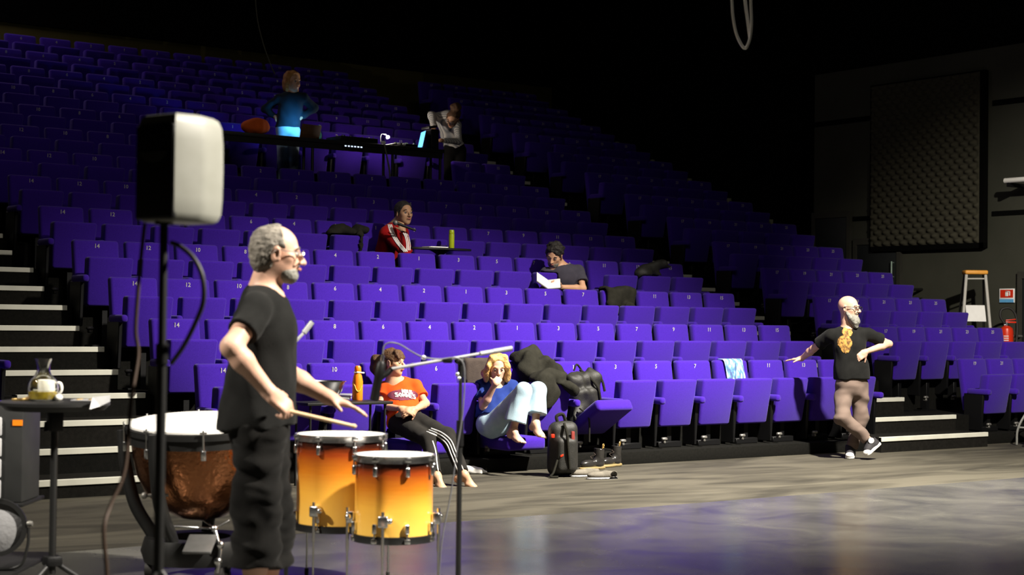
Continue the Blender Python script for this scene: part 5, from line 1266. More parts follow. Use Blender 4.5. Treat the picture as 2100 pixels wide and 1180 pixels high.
def sneaker(t, a, d, up, side, name='sneaker', sole_label=None, low=False):
    d = nrm(d); up = nrm(Vector(up) - d * Vector(up).dot(d)); s = d.cross(up)
    f = SDF([a - d * .10 - s * .07 - up * .12, a + d * .22 + s * .07 + up * .08], .05, .006)
    f.cap(a - up * .055 - d * .02, a + d * .10 - up * .060, .046, .040, .02).cap(a + up * (.02 if not low else -.03), a - up * .05, .050, .050, .03)
    f.cap(a + up * .0, a + d * .10 - up * .05, .045, .035, .03); f.slab(a - up * .085, -up); f.slab(a + up * (.035 if not low else -.02), up)
    n = add(t, name, f.mesh(name, 'canvas'), None)
    g = SDF([a - d * .10 - s * .07 - up * .12, a + d * .22 + s * .07 + up * .0], .05, .006)
    g.cap(a - up * .085 - d * .02, a + d * .115 - up * .085, .050, .048, .01); g.slab(a - up * .070, up); g.slab(a - up * .102, -up)
    add(n, 'sole', g.mesh('sole', 'white_rubber'), None, 'white rubber sole')
    g = SDF([a + d * .05 - s * .07 - up * .12, a + d * .22 + s * .07 + up * .0], .04, .006)
    g.ell(a + d * .125 - up * .065, (.046, .046, .034), (d, s, up), .01)
    add(n, 'toe_cap', g.mesh('toe_cap', 'white_rubber'), None, 'white toe cap')
    q = MB()
    for i in range(5):
        c = a + d * (.085 - .02 * i) + up * (-.018 + .011 * i); q.tube([c - s * .026, c + up * .006, c + s * .026], .0045, 6)
    add(n, 'laces', q, 'white_rubber')
    return n, s

def seated(f, k, n, beside):
    clear_seat(f, k, n, 'low')
    for q in beside: clear_seat(f, *q, arms=False)
    return f

# ---- the drummer, side on, stick in his hand
def drummer():
    Z = 7.0; J = lambda x, y, dz=0.0: at(x, y, Z + dz)
    fw = nrm(RH * .985 + FH * .17); sd = fw.cross(ZU)          # his right side, towards the lens
    hc = J(568, 521); H = 0.247
    base = J(538, 900); base.z = 0.0
    t = person('standing drummer in black T-shirt and glasses holding a drumstick', base)
    N = J(541, 592); ch, ab, pe = J(546, 692), J(536, 785), J(531, 880)
    SR, SL = J(530, 632, -.165), J(556, 628, .165)
    ER, WR = J(474, 712, -.335), J(553, 806, -.300)
    EL, WL = J(590, 768, .22), J(672, 815, .16)
    hR, hL = J(528, 885, -.085), J(540, 885, .085)
    kR, kL = J(527, 1090, -.10), J(552, 1086, .08); aR, aL = J(516, 1288, -.11), J(545, 1283, .07)
    f = SDF([hc + ZU * .16, hc + fw * .16, hc - fw * .15, aR, aL, ER, WR, WL + fw * .2, aR + fw * .2, SL, SR, Vector((base.x, base.y, 0))], .10, .0062)
    p, A = head(f, hc, fw + ZU * -.06, H, ZU + fw * .06, neck=N)
    torso(f, ch, ab, pe, SL, SR, N); arm(f, SR, ER, WR, 1.12); arm(f, SL, EL, WL, 1.12)
    hd = nrm(J(600, 846, -.27) - WR)
    hand(f, WR, hd, nrm(-ZU * .5 + fw * -.5 + FH * .6), 1, (.75, 1.0, .6), 1.05)
    hand(f, WL, nrm(fw * .93 - ZU * .33 - FH * .1), -ZU + fw * -.3, -1, (.10, .15, .12), 1.05, .03)
    for h_, k_, a_ in ((hR, kR, aR), (hL, kL, aL)): leg(f, h_, k_, a_); foot(f, a_ + ZU * (.083 - a_.z) * 0, fw + (FH * .1 if h_ is hL else -FH * .15))
    me = f.mesh('body', 'skin'); add(t, 'body', me, None)
    face_bits(t, p, A, H, 'hair_grey'); glasses(t, p, H, 'chrome', .005)
    # short grey hair round the back and over the crown, forehead bare
    g = SDF(corners(p, (-.5, -.45, -.35), (.4, .45, .6)), .03, .0055)
    g.ell(p(-.060, 0, .13), (.438 * H, .358 * H, .392 * H), A, .01, cut=[(p(.07, 0, .35), A[0] + A[2] * .30)])
    g.ell(p(-.22, 0, -.16), (.215 * H, .275 * H, .26 * H), A, .05, cut=[(p(-.08, 0, 0), A[0])]); g.slab(p(-.10, 0, -.30), -A[2] + A[0] * .55)
    for s in (-1, 1): g.ell(p(.03, s * .40, -.08), (.15 * H, .14 * H, .21 * H), A, .02, sub=True)
    g.curls(.0035, 140, 3); add(t, 'hair', g.mesh('hair', 'hair_grey', 0), None, 'short grey hair')
    g = SDF(corners(p, (-.1, -.4, -.6), (.5, .4, .0)), .03, .0055)
    g.ell(p(.16, 0, -.31), (.21 * H, .235 * H, .185 * H), A, .02, cut=[(p(.1, 0, -.215), A[2])]); g.ell(p(.275, 0, -.385), (.105 * H, .13 * H, .105 * H), A, .03, cut=[(p(.1, 0, -.29), A[2])])
    g.cap(p(.39, -.09, -.195), p(.39, .09, -.195), .022 * H, None, .01); g.curls(.0012, 160, 4); add(t, 'stubble', g.mesh('stubble', 'beard_grey', 0), None, 'short grey stubble')
    # T-shirt
    g = SDF([SR, SL, ER, J(450, 900, -.2), J(640, 900, .2), N + ZU * .05, pe - ZU * .1], .16, .0075)
    hem = (J(530, 872), -ZU + fw * .10)
    torso(g, ch, ab + fw * .004, pe - fw * .012, SL, SR, N - ZU * .03, infl=.016, loose=.028, hem=hem, dep=1.12)
    g.ell(J(531, 850), (.185, .152, .16), (sd, fw, ZU), .06, cut=[hem])
    sleeve(g, SR, ER, .64, .066, .078); sleeve(g, SL, EL, .62, .066, .076)
    g.cap(N - ZU * .03 + fw * .035, N + ZU * .12 + fw * .05, .060, .082, .012, sub=True)
    g.folds(.012, 30, 12, (1, 1, .5)); add(t, 'shirt', g.mesh('shirt', 'tee_black'), None)
    # trousers, rolled up below the knee
    g = SDF([pe + ZU * .1, J(450, 1000, -.2), J(640, 1000, .2), J(530, 1175, -.2), J(550, 1175, .2)], .12, .0075)
    g.ell(pe - ZU * .01, (.178, .128, .15), (sd, fw, ZU), .05, cut=[(pe + ZU * .07, ZU)])
    for h_, k_, a_, y in ((hR, kR, aR, 1), (hL, kL, aL, 1)):
        g.cap(h_ - ZU * .02, k_ + ZU * .08, .106, .098, .05); e = k_ + (a_ - k_) * .36; g.cap(k_ + ZU * .08, e - ZU * .04, .100, .108, .05, cut=[(e, -ZU)])
    g.folds(.013, 46, 21, (.5, .5, 1.2)); add(t, 'trousers', g.mesh('trousers', 'trousers_black'), None)
    # drumstick
    a, b = J(585, 842, -.27), J(731, 876, -.22)
    s = thing('drumstick', 'pale wooden drumstick held by the drummer above the floor toms', 'drumstick', a)
    add(s, 'shaft', MB().tube([a, lerp(a, b, .75), lerp(a, b, .93)], [.0085, .0085, .0075], 12), 'wood')
    add(s, 'tip', MB().tube([lerp(a, b, .925), lerp(a, b, .97), b], [.0072, .0105, .005], 12), 'wood')
drummer()

# ---- the bald bearded man leaning on a seat
def bald():
    Z = 17.2; J = lambda x, y, dz=0.0: at(x, y, Z + dz)
    fw = nrm(RH * .80 - FH * .60); tf = nrm(RH * .28 - FH * .96); sd = tf.cross(ZU)
    hc = J(1741, 633); H = .268
    base = J(1745, 935); base.z = 0
    t = person('bald man with grey beard and black printed T-shirt leaning one hand on a seat', base)
    N = J(1739, 672, .02); ch, ab, pe = J(1742, 712), J(1745, 748), J(1746, 786)
    SR, SL = J(1703, 688, .02), J(1780, 686, .04)           # image left, image right
    ER, WR = J(1668, 716, .22), J(1644, 736, .42)
    EL, WL = J(1823, 706, .16), J(1775, 722, -.10)
    hR, hL = J(1730, 797, .0), J(1763, 797, .03)
    kR, kL = J(1727, 858, -.14), J(1765, 862, .02); aR, aL = J(1784, 905, -.12), J(1744, 923, .05)
    f = SDF([hc + ZU * .2, hc + fw * .2, hc - fw * .2, WR, J(1625, 740, .45), EL, WL, aR, aL, J(1745, 945, -.1), kR], .14, .0075)
    p, A = head(f, hc, fw, H, neck=N)
    torso(f, ch, ab, pe, SL, SR, N); arm(f, SR, ER, WR); arm(f, SL, EL, WL)
    hand(f, WR, nrm(J(1622, 738, .47) - WR), -ZU, 1, (.05, .12, .1), 1.0, .05)
    hand(f, WL, nrm(J(1762, 733, -.12) - WL), FH + RH * .2, 1, (.5, .6, .4), 1.0)
    leg(f, hR, kR, aR); leg(f, hL, kL, aL)
    add(t, 'body', f.mesh('body', 'skin'), None); face_bits(t, p, A, H, 'beard_grey', lips=False); glasses(t, p, H, 'rubber', .007)
    g = SDF(corners(p, (-.1, -.4, -.9), (.55, .4, .0)), .03, .008)
    g.ell(p(.20, 0, -.42), (.21 * H, .25 * H, .22 * H), A, .03, cut=[(p(.1, 0, -.24), A[2] - A[0] * .25)])
    g.ell(p(.28, 0, -.56), (.15 * H, .19 * H, .24 * H), A, .04); g.cap(p(.39, -.10, -.20), p(.39, .10, -.20), .036 * H, None, .02)
    for s in (-1, 1): g.cap(p(.02, s * .26, -.14), p(.17, s * .23, -.36), .05 * H, .10 * H, .03)
    g.curls(.005, 70, 5); add(t, 'beard', g.mesh('beard', 'beard_grey', 0), None, 'full grey beard')
    g = SDF([SR, SL, J(1700, 790, -.2), J(1795, 790, .25), N, ER], .17, .0085)
    hem = (J(1745, 775), -ZU + RH * .02)
    torso(g, ch, ab, pe, SL, SR, N - ZU * .03, infl=.017, loose=.022, hem=hem)
    g.ell(J(1747, 765), (.188, .135, .15), (sd, tf, ZU), .06, cut=[hem])
    sleeve(g, SR, ER, .62, .064, .074); sleeve(g, SL, EL, .60, .064, .078)
    g.cap(N - ZU * .02, N + ZU * .1, .062, .085, .012, sub=True); g.folds(.008, 26, 7, (1, 1, .6))
    me = g.mesh('shirt', 'tee_black'); add(t, 'shirt', me.copy(), None)
    pc = J(1731, 694)
    def keep(c, n):
        if n.dot(tf) < .35: return False
        v = c - pc; x, y = v.dot(RH), v.z
        a = math.hypot((x - .018) / .052, (y - .065) / .052) < 1; b = math.hypot((x + .012) / .072, (y + .045) / .075) < 1; d = math.hypot((x + .005) / .05, (y + .10) / .055) < 1
        return a or b or d
    M['ochre'] = mat('ochre_print', (0.42, 0.22, 0.045), 0.8, noise=(34, (0.08, 0.035, 0.006), 0.12))
    add(t, 'chest_print', patch(me, keep, 'ochre', 'chest_print', .004), None, 'ochre scribbled chest print')
    g = SDF([pe + ZU * .1, hR, hL, kR, kL, aR, aL], .16, .0085)
    g.ell(pe - ZU * .02, (.180, .136, .16), (sd, tf, ZU), .04, cut=[(pe + ZU * .08, ZU)])
    trouser_leg(g, hR - ZU * .02, kR, aR, (.098, .076, .062), .90); trouser_leg(g, hL - ZU * .02, kL, aL, (.098, .076, .062), .92)
    g.folds(.012, 34, 9, (.7, .7, 1)); add(t, 'trousers', g.mesh('trousers', 'taupe'), None)
    d1 = nrm(-RH * .72 - ZU * .55 - FH * .42); up1 = nrm(-RH * .55 + ZU * .80 + FH * .1)
    n1, s = sneaker(t, aR + d1 * -.01, d1, up1, 1)
    add(n1, 'ankle_patch', MB().lathe([(0, 0), (.030, 0), (.030, .006), (0, .006)], aR - nrm(s) * 0 + (-FH) * .058 + ZU * .01, -FH, 20), 'white_rubber', 'round white ankle patch')
    sneaker(t, Vector((aL.x, aL.y, .104)), nrm(-FH * .95 - RH * .25), ZU, -1)
bald()

# ---- the seated woman in the orange T-shirt
def orange_woman():
    Z = 14.75; J = lambda x, y, dz=0.0: at(x, y, Z + dz)
    fw = nrm(RH * .93 - FH * .36); tf = nrm(RH * .52 - FH * .85 + ZU * .25)
    hc = J(806, 744); H = .245
    base = J(825, 875, -.3)
    t = person('seated woman in orange T-shirt and striped black tracksuit trousers with bare feet', base)
    N = J(808, 786, .02); ch, ab, pe = J(819, 812, -.02), J(826, 838, -.10), J(830, 862, -.22)
    SR, SL = J(788, 796, .03), J(852, 793, .0)
    ER, WR = J(780, 833, -.12), J(822, 839, -.36)
    EL, WL = J(873, 828, -.12), J(852, 840, -.36)
    hR, hL = J(818, 868, -.22), J(845, 862, -.24)
    kR, kL = J(878, 903, -.60), J(916, 894, -.58)
    aR, aL = J(895, 976, -.93), J(951, 974, -.90)
    f = SDF([hc + ZU * .2, hc + fw * .2, hc - fw * .25, SR, SL, ER, EL, WR, aR, aL, J(920, 1008, -1.0), J(985, 1008, -1.0), kL], .14, .0068)
    p, A = head(f, hc, fw, H, ZU - RH * .05, neck=N)
    torso(f, ch, ab, pe, SL, SR, N, .90); arm(f, SR, ER, WR, .88); arm(f, SL, EL, WL, .88)
    hand(f, WR, nrm(J(846, 843, -.42) - WR), -FH * -.6 - ZU * .5, -1, (.4, .6, .4), .9)
    hand(f, WL, nrm(J(832, 847, -.42) - WL), FH * .8 - ZU * .3, 1, (.4, .5, .4), .9)
    for h_, k_, a_ in ((hR, kR, aR), (hL, kL, aL)): leg(f, h_, k_, a_, .9)
    foot(f, aR, nrm(J(922, 1003, -1.05) - J(898, 985, -.93)), ZU, .98, -1); foot(f, aL, nrm(J(992, 1001, -.93) - J(956, 985, -.90)), ZU, .98, -1)
    add(t, 'body', seated(f, 0, 8, ((0, 10), (0, 6),)).mesh('body', 'skin2'), None); face_bits(t, p, A, H, 'hair_brown')
    g = SDF(corners(p, (-1.0, -.5, -.8), (.4, .5, .7)), .04, .0075)
    g.ell(p(-.06, 0, .15), (.43 * H, .355 * H, .40 * H), A, .02, cut=[(p(.16, 0, .12), A[0] * 1.0 - A[2] * .35)])
    g.ell(p(-.20, 0, -.05), (.26 * H, .31 * H, .30 * H), A, .03)
    for i in range(6): g.cap(p(.20, -.22 + .09 * i, .42), p(.345, -.24 + .095 * i, .17), .05 * H, .035 * H, .02)
    g.chain([p(-.42, 0, .16), p(-.68, -.02, .06), p(-.74, -.03, -.25), p(-.66, -.03, -.52)], [.12 * H, .20 * H, .19 * H, .08 * H], .03)
    g.curls(.006, 60, 6); add(t, 'hair', g.mesh('hair', 'hair_brown', 0), None, 'brown hair in a ponytail')
    g = SDF([SR, SL, ER, EL, pe, N, J(880, 880, -.4)], .16, .008)
    hem = (pe - ZU * .01 + tf * .0, nrm(J(850, 885, -.45) - ab))
    A2 = torso(g, ch, ab, pe, SL, SR, N - ZU * .02, .90, infl=.016, loose=.016, hem=hem)
    sleeve(g, SR, ER, .52, .058, .066); sleeve(g, SL, EL, .62, .058, .070)
    g.cap(N - ZU * .045 + tf * .03, N + ZU * .09 + tf * .05, .058, .085, .012, sub=True); g.folds(.006, 30, 17, (1, 1, .7))
    me = seated(g, 0, 8, ((0, 10), (0, 6),)).mesh('shirt', 'tee_orange'); add(t, 'shirt', me.copy(), None)
    pc = J(827, 813, -.1); ux = nrm(RH * .95 + FH * -.05 - ZU * .06)
    M['print_dark'] = mat('purple_print', (0.12, 0.02, 0.05), 0.8, noise=(20, (0.18, 0.03, 0.06)))
    def oval(c, n):
        if n.dot(tf) < .25: return False
        v = c - pc; x, y = v.dot(ux), v.dot(ZU); return (x / .135) ** 2 + ((y - .012) / .046) ** 2 < 1
    add(t, 'print_backing', patch(me, oval, 'print_dark', 'print_backing', .0035), None, 'dark print behind the lettering')  # dark printed oval behind the letters
    # white hand-drawn lettering: brushed strokes in two lines
    WORD = {'N': [[(0, 0), (0, 1), (1, 0), (1, 1)]], 'o': [[(0, .5), (.5, 1), (1, .5), (.5, 0), (0, .5)]], 'u': [[(0, 1), (0, .2), (.5, 0), (1, .2), (1, 1)]], 's': [[(1, .9), (.2, .9), (.1, .6), (.9, .4), (.8, 0), (0, .05)]], 'E': [[(1, 1), (0, 1), (0, 0), (1, 0)], [(0, .5), (.8, .5)]], 'M': [[(0, 0), (0, 1), (.5, .3), (1, 1), (1, 0)]], 'I': [[(.5, 0), (.5, 1)]]}
    from mathutils.bvhtree import BVHTree
    bv = BVHTree.FromPolygons([v.co.copy() for v in me.vertices], [tuple(q.vertices) for q in me.polygons])
    def brush(word, x0, y0, w_, h_):
        for i, chh in enumerate(word):
            q = MB()
            for st in WORD[chh]:
                pts = []
                for a, b in zip(st, st[1:]):
                    for j in range(4): pts.append((a[0] + (b[0] - a[0]) * j / 4, a[1] + (b[1] - a[1]) * j / 4))
                pts.append(st[-1]); W3 = []
                for (u, v) in pts:
                    o = pc + ux * (x0 + i * w_ * 1.25 + u * w_ + .15 * v * h_) + ZU * (y0 + v * h_)
                    hit = bv.ray_cast(o + tf * .35, -tf)[0]
                    if hit: W3.append(hit + tf * .005)
                if len(W3) > 2: q.tube(W3, .0060, 6)
            if len(q.bm.verts): add(t, 'print_letter', q, 'stripe', 'white brushed letter of the shirt print')
    brush('Nous', -.034, .014, .021, .040); brush('soMMEs', -.112, -.030, .0275, .042)
    g = SDF([pe, hR, hL, kR, kL, aR, aL], .15, .008)
    up = nrm(N - pe); g.ell(pe, (.158, .115, .13), A2, .04, cut=[(pe + up * .06, up)])
    trouser_leg(g, hR, kR, aR, (.094, .070, .050), .95); trouser_leg(g, hL, kL, aL, (.094, .072, .050), .95)
    g.folds(.005, 32, 19, (1, 1, 1)); tm = seated(g, 0, 8, ((0, 10), (0, 6),)).mesh('trousers', 'track_black'); add(t, 'trousers', tm.copy(), None)
    bv = BVHTree.FromPolygons([v.co.copy() for v in tm.vertices], [tuple(q.vertices) for q in tm.polygons])
    def stripe(px, off):
        W3 = []
        for v in spline([Vector((a, b, 0)) for a, b in px], 8):
            o = at(v.x + off[0], v.y + off[1], 11.0); d = (o - Vector(CAM)).normalized(); h = bv.ray_cast(o, d)[0]
            if h and (h - o).length < 5: W3.append(h - d * .003)
        if len(W3) > 2: add(t, 'stripe', MB().tube(W3, .0062, 6), 'stripe', 'white stripe down the trouser leg')
    L_ = [(878, 884), (900, 893), (918, 908), (928, 930), (938, 955), (945, 972)]
    for i in range(3): stripe(L_, (4.6 * i - 3, -3.4 * i + 2))
    stripe([(887, 905), (893, 925), (896, 950), (899, 970)], (0, 0))
orange_woman()

# ---- the seated woman in blue, knees drawn up
def blue_woman():
    Z = 15.25; J = lambda x, y, dz=0.0: at(x, y, Z + dz)
    fw = nrm(RH * .20 - FH * .95 - ZU * .22); tf = nrm(RH * .45 - FH * .88)
    hc = J(1019, 755, -.05); H = .245
    base = J(1030, 885, -.1)
    t = person('seated woman in blue shirt and pale jeans with knees drawn up and hand on mouth', base)
    N = J(1014, 790, .03); ch, ab, pe = J(1015, 815, .02), J(1012, 842, -.02), J(1014, 868, -.06)
    SR, SL = J(985, 795, .03), J(1050, 792, .06)
    ER, WR = J(991, 834, -.12), J(1016, 787, -.22)
    EL, WL = J(1062, 822, .02), J(1052, 850, -.12)
    hR, hL = J(1010, 872, -.10), J(1030, 866, -.02)
    kR, kL = J(1074, 803, -.38), J(1103, 801, -.22)
    aR, aL = J(1052, 882, -.42), J(1098, 868, -.32)
    f = SDF([hc + ZU * .2, hc + fw * .2, hc - fw * .25, SR, SL, ER, EL, aR, aL, J(1125, 910, -.5), kL, kR, J(1060, 912, -.6)], .14, .0068)
    p, A = head(f, hc, fw, H, neck=N)
    torso(f, ch, ab, pe, SL, SR, N, .92); arm(f, SR, ER, WR, .9); arm(f, SL, EL, WL, .9)
    hand(f, WR, nrm(p(.40, .02, -.24) - WR + RH * .02), FH * .9 + RH * .1, 1, (.7, .9, .6), .9)
    hand(f, WL, nrm(-ZU + RH * .2 - FH * .3), -RH, 1, (.4, .5, .4), .9)
    leg(f, hR, kR, aR, .9); leg(f, hL, kL, aL, .9)
    foot(f, aR, nrm(J(1082, 903, -.62) - J(1053, 888, -.42)), ZU, .98, -1); foot(f, aL, nrm(J(1122, 897, -.52) - J(1098, 876, -.32)), ZU, .98, -1)
    add(t, 'body', seated(f, 0, 4, ((0, 6), (0, 2),)).mesh('body', 'skin'), None); face_bits(t, p, A, H, 'hair_blond', lips=False)
    g = SDF(corners(p, (-.6, -.6, -.8), (.5, .6, .7)), .04, .0075)
    g.ell(p(-.06, 0, .16), (.42 * H, .365 * H, .40 * H), A, .02, cut=[(p(.22, 0, .20), A[0] - A[2] * .30)])
    for s in (-1, 1):
        g.chain([p(.12, s * .26, .42), p(.20, s * .36, .12), p(.12, s * .43, -.18), p(.10, s * .42, -.46)], [.12 * H, .10 * H, .13 * H, .08 * H], .03)
        g.chain([p(-.05, s * .34, .10), p(-.10, s * .40, -.22), p(-.05, s * .38, -.52)], [.12 * H, .14 * H, .09 * H], .03)
    g.ell(p(-.24, 0, -.15), (.22 * H, .36 * H, .42 * H), A, .04)
    g.curls(.010, 48, 8); add(t, 'hair', g.mesh('hair', 'hair_blond', 0), None, 'wavy blond hair')
    g = SDF([SR, SL, ER, EL, pe, N, J(960, 850, .1)], .17, .008)
    A2 = torso(g, ch, ab, pe, SL, SR, N - ZU * .02, .94, infl=.018, loose=.024, hem=(lerp(ab, pe, .35), pe - ab))
    sleeve(g, SR, ER, .62, .064, .080); sleeve(g, SL, EL, .85, .064, .080)
    g.cap(N - ZU * .02 + tf * .03, N + ZU * .09 + tf * .06, .055, .085, .012, sub=True); g.folds(.011, 28, 23, (1, 1, .8))
    add(t, 'shirt', seated(g, 0, 4, ((0, 6), (0, 2),)).mesh('shirt', 'blue_shirt'), None)
    g = SDF([pe, hR, hL, kR, kL, aR, aL], .17, .008)
    up = nrm(N - pe); g.ell(pe - up * .01, (.172, .140, .14), A2, .04, cut=[(pe + up * .10, up)])
    for h_, k_, a_, e in ((hR, kR, aR, .80), (hL, kL, aL, .74)):
        g.cap(h_, k_, .098, .078, .03); q = k_ + (a_ - k_) * e; g.cap(k_, q + nrm(a_ - k_) * .05, .078, .108, .03, cut=[(q, nrm(a_ - k_))])
    g.folds(.005, 30, 29); add(t, 'jeans', seated(g, 0, 4, ((0, 6), (0, 2),)).mesh('jeans', 'denim'), None)
blue_woman()

# ---- the man reading
def reader():
    Z = 19.45; J = lambda x, y, dz=0.0: at(x, y, Z + dz)
    fw = nrm(-RH * .30 - FH * .80 - ZU * .50); tf = nrm(RH * .10 - FH * .98)
    hc = J(1137, 524, -.02); H = .275
    t = person('curly haired man in slate T-shirt reading a book over the seat back', J(1160, 640, .4))
    N = J(1155, 552, .10); ch, ab, pe = J(1158, 574, .10), J(1164, 600, .22), J(1170, 626, .36)
    SR, SL = J(1121, 560, .02), J(1186, 556, .14)
    ER, WR = J(1103, 588, -.05), J(1120, 590, -.22)
    EL, WL = J(1196, 592, .02), J(1150, 589, -.20)
    hR, hL = J(1172, 634, .36), J(1190, 632, .40); kR, kL = J(1180, 645, -.02), J(1198, 645, .02); aR, aL = J(1182, 705, .04), J(1200, 705, .08)
    f = SDF([hc + ZU * .25, hc - RH * .2, SR, SL, ER, EL, WR, aR, aL, pe, hL], .17, .009)
    p, A = head(f, hc, fw, H, ZU - FH * .6, neck=N)
    torso(f, ch, ab, pe, SL, SR, N); arm(f, SR, ER, WR); arm(f, SL, EL, WL); leg(f, hR, kR, aR); leg(f, hL, kL, aL)
    hand(f, WR, nrm(-RH * .05 - FH * .3 + ZU * .1 + RH * .3), ZU, 1, (.3, .4, .3)); hand(f, WL, nrm(J(1133, 587, -.28) - WL), ZU + FH * .3, -1, (.4, .5, .4))
    add(t, 'body', seated(f, 3, 9, ((3, 7), (3, 11), (2, 7), (2, 5),)).mesh('body', 'skin2'), None); face_bits(t, p, A, H, 'hair_black')
    g = SDF(corners(p, (-.7, -.6, -.5), (.5, .6, .8)), .05, .009)
    g.ell(p(-.08, 0, .18), (.45 * H, .39 * H, .41 * H), A, .02, cut=[(p(.30, 0, .26), A[0] - A[2] * .45)]); g.ell(p(-.25, 0, -.05), (.24 * H, .33 * H, .26 * H), A, .03)
    g.curls(.020, 66, 9); add(t, 'hair', g.mesh('hair', 'hair_black', 0), None, 'black curly hair')
    g = SDF(corners(p, (-.1, -.4, -.6), (.5, .4, .0)), .03, .008)
    g.ell(p(.16, 0, -.32), (.225 * H, .25 * H, .20 * H), A, .02, cut=[(p(.1, 0, -.21), A[2] - A[0] * .2)]); g.cap(p(.39, -.09, -.19), p(.39, .09, -.19), .026 * H, None, .01)
    g.curls(.002, 120, 4); add(t, 'beard', g.mesh('beard', 'hair_grey', 0), None, 'short grey beard')
    g = SDF([SR, SL, ER, EL, pe, N], .17, .009)
    torso(g, ch, ab, pe, SL, SR, N - ZU * .03, infl=.018, loose=.02); sleeve(g, SR, ER, .70, .066, .078); sleeve(g, SL, EL, .62, .066, .080)
    g.cap(N - ZU * .05 + tf * .05, N + ZU * .1, .062, .085, .012, sub=True); g.folds(.008, 24, 31, (1, 1, .6)); add(t, 'shirt', seated(g, 3, 9, ((3, 7), (3, 11), (2, 7), (2, 5),)).mesh('shirt', 'tee_slate'), None)
    g = SDF([pe, hR, hL, kR, kL, aR, aL], .16, .010)
    g.ell(pe, (.17, .13, .13), None, .04); trouser_leg(g, hR, kR, aR, (.095, .075, .065)); trouser_leg(g, hL, kL, aL, (.095, .075, .065)); add(t, 'trousers', seated(g, 3, 9, ((3, 7), (3, 11), (2, 7), (2, 5),)).mesh('trousers', 'trousers_black'), None)
    # open book in his hands
    c = J(1124, 584, -.36); b = thing('book', 'open white book in the hands of the reading man', 'book', c)
    for nm, s, a in (('left_leaf', -1, .60), ('right_leaf', 1, .12)):
        d = nrm(RH * s * math.cos(a) + ZU * math.sin(a)); w_ = .165 if s < 0 else .145
        q = MB(); fr = nrm(-FH * .75 - ZU * .45); n = d.cross(fr)
        q.obox(c + d * (w_ / 2), (d, fr, n), (w_ / 2, .10, .008), .003); add(b, 'page_block', q, 'paper')
        add(b, 'cover', MB().obox(c + d * (w_ / 2) - ZU * .012, (d, fr, n), (w_ / 2 + .004, .104, .002)), 'coat_grey')
reader()

